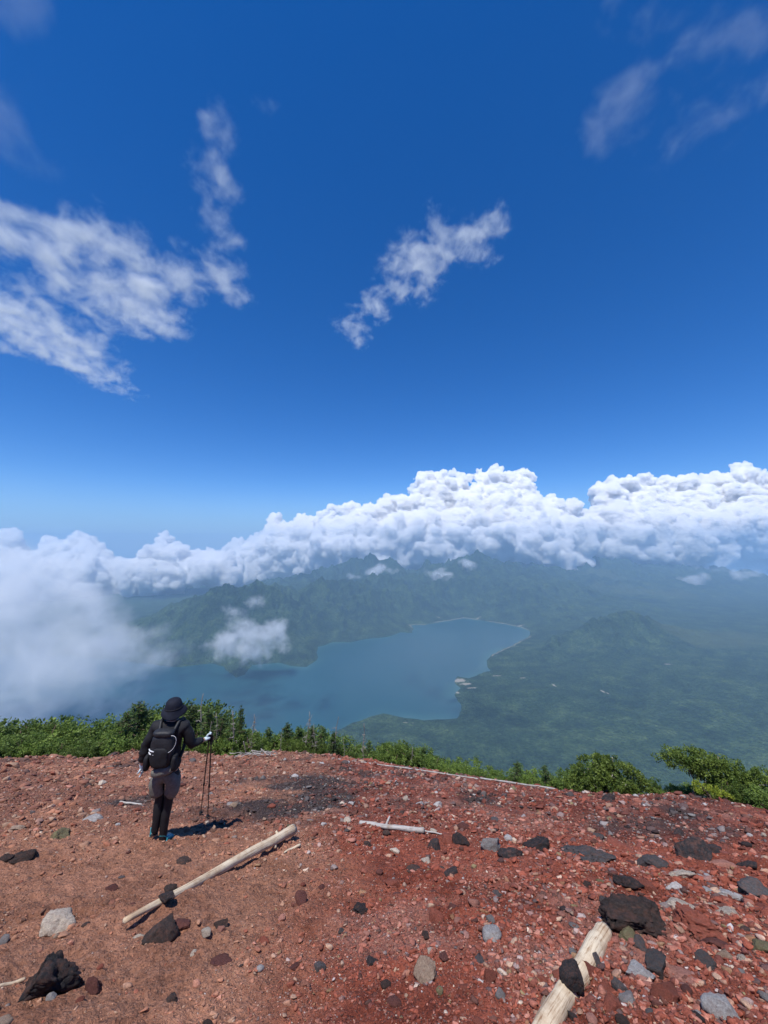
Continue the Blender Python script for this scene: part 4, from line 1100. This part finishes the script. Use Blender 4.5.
# round bush on the right, seen as one
def custom(px, base, w_px, h_px, Yb, lobes, **k):
    a, s = ray(px, base); Y = float(edgeD(a))+Yb; zg = float(gbase(np.array([a*Y]), np.array([Y]))[0]); mp = Y/F
    z0 = EYE+s*Y-zg
    bl = [(lx*mp, ly*mp, z0+lz*mp, rx*mp, rx*mp*.8, rz*mp) for lx, ly, lz, rx, rz in lobes]
    o = make_bush(bl, rgp, **k); o.location = (a*Y, Y, zg); return o
o = custom(606, 790, 0, 0, .35, [(-24,0,6,18,12),(-8,4,14,22,15),(10,-2,13,22,16),(26,2,6,17,11),(2,6,21,15,8),(0,-8,4,24,10),(36,0,0,14,7)], mat=L_light, nclump=420, per=40, size=.042, cr=.075, stems=12, bark=M_dead, name='bush')
tag(o, 'rounded light green bush with pale bare stems on the crest', 'bush')
o = custom(715, 800, 0, 0, .5, [(-34,4,36,15,8),(-20,4,35,18,10),(-8,4,30,19,12),(4,4,25,20,13),(18,4,20,21,14),(32,2,14,22,15),(46,2,8,23,16),(62,2,6,25,18),(22,0,9,20,12),(40,0,0,22,14),(80,2,-2,25,16),(4,8,18,16,9)], mat=L_light, nclump=820, per=44, size=.040, cr=.075, stems=16, bark=M_dead, name='windswept_tree')
tag(o, 'windswept green tree leaning over the crest at the right edge', 'tree')
o = custom(711, 797, 0, 0, -.1, [(-8,0,8,9,5),(2,0,5,10,5),(12,0,2,8,3.5)], mat=L_lime, nclump=60, per=40, size=.028, cr=.045, stems=4, name='bush')
tag(o, 'small lime green clump under the windswept tree', 'bush')
# ------------------------------------------------------------------ the hiker
def skin(name, V, E, Rd, mat, parent=None, sub=2, root=0, fold=0.0, flat=None):
    me = bpy.data.meshes.new('tmp'); me.from_pydata([tuple(v) for v in V], E, [])
    o = bpy.data.objects.new('tmp', me); COL.objects.link(o)
    sk = o.modifiers.new('s', 'SKIN'); sk.use_smooth_shade = True
    for i, d in enumerate(me.skin_vertices[0].data):
        r_ = Rd[i]; d.radius = r_ if isinstance(r_, tuple) else (r_, r_); d.use_root = (i == root)
    su = o.modifiers.new('u', 'SUBSURF'); su.levels = sub; su.render_levels = sub
    m = evaluated(o, name); bpy.data.objects.remove(o)
    n = len(m.vertices); co = np.empty(n*3, np.float32); m.vertices.foreach_get('co', co); co = co.reshape(-1, 3).astype(float)
    if fold:
        no = np.empty(n*3, np.float32); m.vertex_normals.foreach_get('vector', no); no = no.reshape(-1, 3)
        co = co+no*(fold*(fbm3(co*np.array((9,9,22)), 3, 7))[:, None])
    if flat: co = flat(co)
    m.vertices.foreach_set('co', co.astype(np.float32).ravel())
    m.materials.clear(); m.materials.append(mat); m.polygons.foreach_set('use_smooth', np.ones(len(m.polygons), bool)); m.update()
    return link(name, m, parent)
def join_objs(name, objs, mat, parent):
    parts = []
    for o in objs:
        m = o.data; v = np.empty(len(m.vertices)*3, np.float32); m.vertices.foreach_get('co', v)
        f = np.array([list(p.vertices)+([p.vertices[-1]] if len(p.vertices) == 3 else []) for p in m.polygons])
        parts.append((v.reshape(-1, 3).astype(float), f)); bpy.data.objects.remove(o)
    v, f = join(parts); return link(name, mesh_any(name, v, f, mat), parent)
C_black = simple_mat('black_cloth', (.012,.012,.015), .75, .35, 30, .4, .006, .3)
C_pack = simple_mat('pack_fabric', (.016,.017,.021), .6, .4, 60, .4, .004, .4)
C_short = simple_mat('grey_cloth', (.150,.142,.125), .85, .25, 35, .4, .006, .2)
C_leg = simple_mat('black_leggings', (.010,.010,.013), .6, .3, 40, .2, .004, .35)
C_hat = simple_mat('navy_cloth', (.008,.010,.020), .8, .3, 40, .3, .004, .25)
C_skin = simple_mat('skin', (.50,.31,.22), .5, .08, 20, .05, .002, .35)
C_hair = simple_mat('dark_hair', (.012,.009,.008), .5, .4, 120, .5, .003, .4)
C_glove = simple_mat('pale_blue_glove', (.50,.60,.66), .7, .15, 60, .3, .002, .25)
C_white = simple_mat('white_trim', (.62,.63,.65), .5, .05, 30, .05, .002, .4)
C_shoe = simple_mat('teal_shoe', (.03,.28,.34), .55, .25, 60, .3, .003, .4)
C_sole = simple_mat('dark_sole', (.02,.02,.022), .8, .2, 50, .3, .003, .2)
C_metal = simple_mat('pole_shaft', (.02,.021,.024), .35, .1, 40, .05, .001, .6)
C_eye = simple_mat('eye', (.35,.35,.35), .2, .1, 20, 0, .001, .6)

gL = ground_at(152, 843); gR = ground_at(166, 839); base = (gL+gR)/2
YAW = R(8)                          # facing the lake, turned a little to the left
a_, s_ = ray(174, 699); topz = EYE+s_*base[1]
HS = (topz-base[2])/1.66
def place_root(o):
    o.location = base; o.rotation_euler = (0, R(3.5), YAW); o.scale = (HS, HS, HS)
Mroot = Matrix.Translation(Vector(base)) @ Matrix.Rotation(YAW, 4, 'Z') @ Matrix.Rotation(R(3.5), 4, 'Y') @ Matrix.Scale(HS, 4)
def loc(p): return np.array(Mroot.inverted() @ Vector(p))
LL, LR = loc(gL), loc(gR)
hand_w = None
person = empty('person'); place_root(person)
tag(person, 'hiker in black jacket, grey shorts and navy hat, seen from behind holding trekking poles', 'person')
hy = .02
wl = (-.295, .0, .86); wr = (.37, .20, 1.075)
V = [(0,0,.90),(0,-.005,1.05),(0,.0,1.22),(0,.01,1.335),(0,.025,1.405),(0,.035,1.47),(0,.03,1.545),   # 0-6 spine, neck, jaw, skull
     (-.095,0,.845),(LL[0]*.9-.01,.015,.475),(LL[0],-.02,.31+LL[2]*.5),(LL[0],-.035,.085+LL[2]),           # 7-10 left leg
     (.095,0,.845),(LR[0]*.9+.01,.02,.475),(LR[0],-.015,.31+LR[2]*.5),(LR[0],-.03,.085+LR[2]),            # 11-14 right leg
     (-.165,.0,1.32),(-.265,-.035,1.08),wl,                                                               # 15-17
     (.165,.005,1.32),(.255,.02,1.085),wr,                                                                 # 18-20
     (0,.115,1.495),(LL[0]-.02,.07+LL[1],.03+LL[2]-.41*.08),(LR[0]+.02,.07+LR[1],.03+LR[2]-.41*.08)]
Rr = [.075,.075,.09,.07,.05,.06,.085,.06,.036,.034,.026,.06,.036,.034,.026,.055,.04,.026,.055,.04,.026,.012,.03,.03]
E = [(0,1),(1,2),(2,3),(3,4),(4,5),(5,6),(0,7),(7,8),(8,9),(9,10),(0,11),(11,12),(12,13),(13,14),(3,15),(15,16),(16,17),(3,18),(18,19),(19,20),(5,21),(10,22),(14,23)]
body = skin('body', V, E, Rr, C_skin, person)
for sx in (-1, 1):
    v, f = ICO[2]; link('eye', mesh_np('eye', v*.012+np.array((sx*.032, .108, 1.53)), f, C_eye, True), person)
    link('ear', mesh_np('ear', v*np.array((.010,.020,.032))+np.array((sx*.086, .03, 1.515)), f, C_skin, True), person)
jk = skin('jacket', [(0,0,.765),(0,0,.92),(0,-.005,1.07),(0,0,1.22),(0,.01,1.33),(0,.02,1.395),(-.17,0,1.325),(-.268,-.035,1.08),tuple(np.array(wl)+np.array((.0,-.005,.03))),(.17,.005,1.325),(.262,.02,1.085),tuple(np.array(wr)-np.array((.03,.02,0)))],
     [(0,1),(1,2),(2,3),(3,4),(4,5),(4,6),(6,7),(7,8),(4,9),(9,10),(10,11)], [.172,.160,.148,.155,.115,.068,.080,.064,.046,.080,.064,.046], C_black, person, fold=.022)
skin('shorts', [(0,0,.90),(0,0,.80),(-.10,0,.76),(-.115,.0,.60),(LL[0]*.9,.0,.475),(.10,0,.76),(.115,.0,.60),(LR[0]*.9,.0,.475)], [(0,1),(1,2),(2,3),(3,4),(1,5),(5,6),(6,7)],
     [.145,.14,.105,.098,.088,.105,.098,.088], C_short, person, fold=.02)
for sg, K, q in ((-1, LL, 8), (1, LR, 12)):
    skin('legging', [V[q-1], V[q], V[q+1], V[q+2], tuple(np.array(V[q+2])-np.array((0,.01,.045)))], [(0,1),(1,2),(2,3),(3,4)], [.080,.058,.056,.044,.046], C_leg, person, fold=.006)
    hx = K[0]; ang = -.30*sg if sg < 0 else -.15
    def fl(co, K=K):
        zf = K[2]-.0-SL*(co[:, 1]-K[1])*1.0
        co = co.copy(); co[:, 2] = np.maximum(co[:, 2], zf+.006); return co
    d = np.array((sg*.05, .17, -.17*SL))
    h0 = np.array((hx, -.065, K[2]+.045+.03))
    sh = skin('shoe', [tuple(h0), tuple(h0+np.array((0,.03,.05))), tuple(h0+d*.6), tuple(h0+d*1.15)], [(0,1),(0,2),(2,3)], [.045,.042,.046,.036], C_shoe, person, flat=fl)
    so = skin('sole', [tuple(h0-np.array((0,.005,.034))), tuple(h0+d*.6-np.array((0,0,.034))), tuple(h0+d*1.18-np.array((0,0,.03)))], [(0,1),(1,2)], [(.046,.014),(.048,.014),(.038,.013)], C_sole, sh)
# gloves: palm, four bent fingers, thumb
def glove(w, fwd, side, mat, curl):
    w = np.array(w); fwd = np.array(fwd, float); fwd /= np.linalg.norm(fwd); side = np.array(side, float); side -= fwd*np.dot(side, fwd); side /= np.linalg.norm(side)
    nrm = np.cross(side, fwd)
    os_ = [skin('g', [tuple(w-fwd*.03), tuple(w+fwd*.02), tuple(w+fwd*.075)], [(0,1),(1,2)], [(.030,.026),(.038,.020),(.040,.017)], mat)]
    for k, (o_, ln) in enumerate(((-.030,.062),(-.010,.072),(.010,.068),(.030,.054))):
        p0 = w+fwd*.06+side*o_; p1 = p0+fwd*.028
        an = curl; p2 = p1+(fwd*math.cos(an)+nrm*math.sin(an))*ln*.5; p3 = p2+(fwd*math.cos(an*2)+nrm*math.sin(an*2))*ln*.42
        os_.append(skin('g', [tuple(p0), tuple(p1), tuple(p2), tuple(p3)], [(0,1),(1,2),(2,3)], [.010,.010,.0095,.008], mat, sub=1))
    t0 = w+fwd*.015-side*.028; t1 = t0-side*.028+fwd*.022+nrm*.012; t2 = t1+fwd*.026+nrm*.022+side*.006
    os_.append(skin('g', [tuple(t0), tuple(t1), tuple(t2)], [(0,1),(1,2)], [.013,.011,.009], mat, sub=1))
    return join_objs('glove', os_, mat, person)
glove(wl, (.10, .25, -1), (0, 1, .1), C_glove, .45)
glove(wr, (.55, .75, .05), (0, .1, -1), C_glove, -1.0)
# hair and hat
rh = np.random.default_rng(3); v, f = ICO[3]
hv = v*np.array((.092,.098,.10)); hv = hv[:]; hv[:, 1] = np.minimum(hv[:, 1], .045); hv[:, 2] = np.where(hv[:, 2] < 0, hv[:, 2]*1.45, hv[:, 2])
link('hair', mesh_np('hair', hv+np.array((.005,.018,1.53))+.004*fbm3(v*6, 2, 3)[:, None], f, C_hair, True), person)
prof = [(0,.118),(.035,.116),(.066,.104),(.086,.080),(.096,.045),(.100,.008),(.104,-.004),(.118,-.020),(.134,-.044),(.141,-.062),(.143,-.068),(.139,-.066),(.130,-.044),(.114,-.022),(.097,-.008)]
seg = 40; pv_ = []
for i, (r0, z0) in enumerate(prof):
    for j in range(seg):
        t = 2*math.pi*j/seg; dr = 1+(.05*math.sin(2*t+.6)+.04*math.sin(3*t)) * (r0 > .11); zz = z0+(.014*math.sin(2*t+1)-.010*math.cos(t))*(r0 > .11)
        pv_.append((r0*dr*math.cos(t), r0*dr*1.08*math.sin(t), zz))
hf = [(i*seg+j, i*seg+(j+1) % seg, (i+1)*seg+(j+1) % seg, (i+1)*seg+j) for i in range(len(prof)-1) for j in range(seg)]
hat = link('hat', mesh_np('hat', pv_, hf, C_hat, True), person, loc=(0,.02,1.545), rot=(R(6), R(-5), 0))
v, f = tube(np.array([(.1005*math.cos(t), .1085*math.sin(t), .012+.001*math.sin(3*t)) for t in np.linspace(0, 2*math.pi, 40)]), np.full(40, .0045), 6, 1); link('hat_band', mesh_any('hat_band', v, f, C_black), hat)

# backpack: a thing of its own on the hiker's back
pack = empty('backpack'); place_root(pack)
tag(pack, 'black backpack worn on the hiker\'s back with white reflective strips', 'backpack')
def sbox(name, c, s, mat, parent, p=3.2, rot=None, wob=.004, sub=4, seed=1):
    v, f = ICO[sub]; v = v/ (np.abs(v)**p).sum(1, keepdims=True)**(1/p)
    v = v*np.array(s)*.5; v = v+.0+wob*fbm3(v*14+seed, 3, seed)[:, None]*v/np.linalg.norm(v, axis=1, keepdims=True)
    if rot: v = v@np.array(Matrix.Rotation(rot[0], 3, rot[1])).T
    return link(name, mesh_np(name, v+np.array(c), f, mat, True), parent)
sbox('main_compartment', (-.01,-.185,1.14), (.26,.15,.42), C_pack, pack, wob=.012)
sbox('lid', (-.01,-.185,1.335), (.24,.15,.08), C_pack, pack, p=2.8, wob=.008, seed=4)
sbox('front_pocket', (-.01,-.262,1.08), (.19,.045,.22), C_black, pack, wob=.008, seed=6)
sbox('lumbar_pouch', (.02,-.19,.90), (.27,.12,.11), C_short, pack, p=2.6, rot=(R(-14), 'Y'), wob=.008, seed=8)
for sx in (-1, 1):
    q = np.array([(sx*.085,-.14,1.34),(sx*.105,-.06,1.415),(sx*.12,.05,1.41),(sx*.125,.125,1.32),(sx*.13,.15,1.18),(sx*.15,.10,1.05),(sx*.16,-.04,.98)])
    t = np.linspace(0, 6, 30); q = np.stack([np.interp(t, range(7), q[:, k]) for k in range(3)], 1)
    v, f = tube(q, np.full(30, .018), 8, 2); link('shoulder_strap', mesh_any('shoulder_strap', v, f, C_pack), pack)
    sbox('side_pocket', (-.01+sx*.155,-.195,1.00), (.06,.12,.18), C_black, pack, wob=.006, seed=11+sx)
t = np.linspace(-1.2, 1.75, 30)
q = np.stack([.075+.085*np.cos(t*.95-.35), -.262+0*t, 1.235+.10*np.sin(t)], 1)
v, f = tube(q, np.full(30, .0028), 6, 2); link('piping', mesh_any('piping', v, f, C_white), pack)
for dz in (0, -.035):
    v, f = tube(np.array([(-.145,-.225,1.165+dz),(-.12,-.262,1.163+dz),(-.07,-.280,1.160+dz)]), np.full(3, .0075), 6, 1); link('reflective_strip', mesh_any('reflective_strip', v, f, C_white), pack)

# trekking poles
hw = np.array(Mroot @ Vector(tuple(np.array(wr)+np.array((.045,.06,.0)))))
def trek(tip, off, lab):
    root = empty('trekking_pole', loc=tuple(tip)); tag(root, lab, 'trekking pole', 'trekking poles held by the hiker')
    d = hw+np.array(off)-tip; L = np.linalg.norm(d); d = d/L
    def seg_(nm, a, b, r0, r1, mat, par=root, n=8):
        q = np.array([d*(a+(b-a)*s) for s in np.linspace(0, 1, n)]); v, f = tube(q, np.linspace(r0, r1, n), 10, 1, .0); return link(nm, mesh_any(nm, v, f, mat), par)
    seg_('tip', -.01, .03, .003, .006, C_white); seg_('lower_shaft', .02, L*.42, .0065, .0065, C_metal); seg_('upper_shaft', L*.40, L-.07, .0085, .0085, C_metal)
    seg_('clamp', L*.41, L*.44, .013, .013, C_black); seg_('grip', L-.08, L+.055, .0145, .017, C_black); seg_('basket', .06, .068, .026, .022, C_black)
    q = np.array([d*(L+.04)+np.array((.03*math.sin(s)*.6, 0, -.06+.06*math.cos(s))) for s in np.linspace(0, 6.28, 18)])
    v, f = tube(q, np.full(18, .004), 5, 1); link('wrist_strap', mesh_any('wrist_strap', v, f, C_black), root)
trek(ground_at(200.5, 816), (-.012,0,0), 'left one of the two black trekking poles held upright by the hiker')
trek(ground_at(207.5, 821), (.018,0,0), 'right one of the two black trekking poles held upright by the hiker')
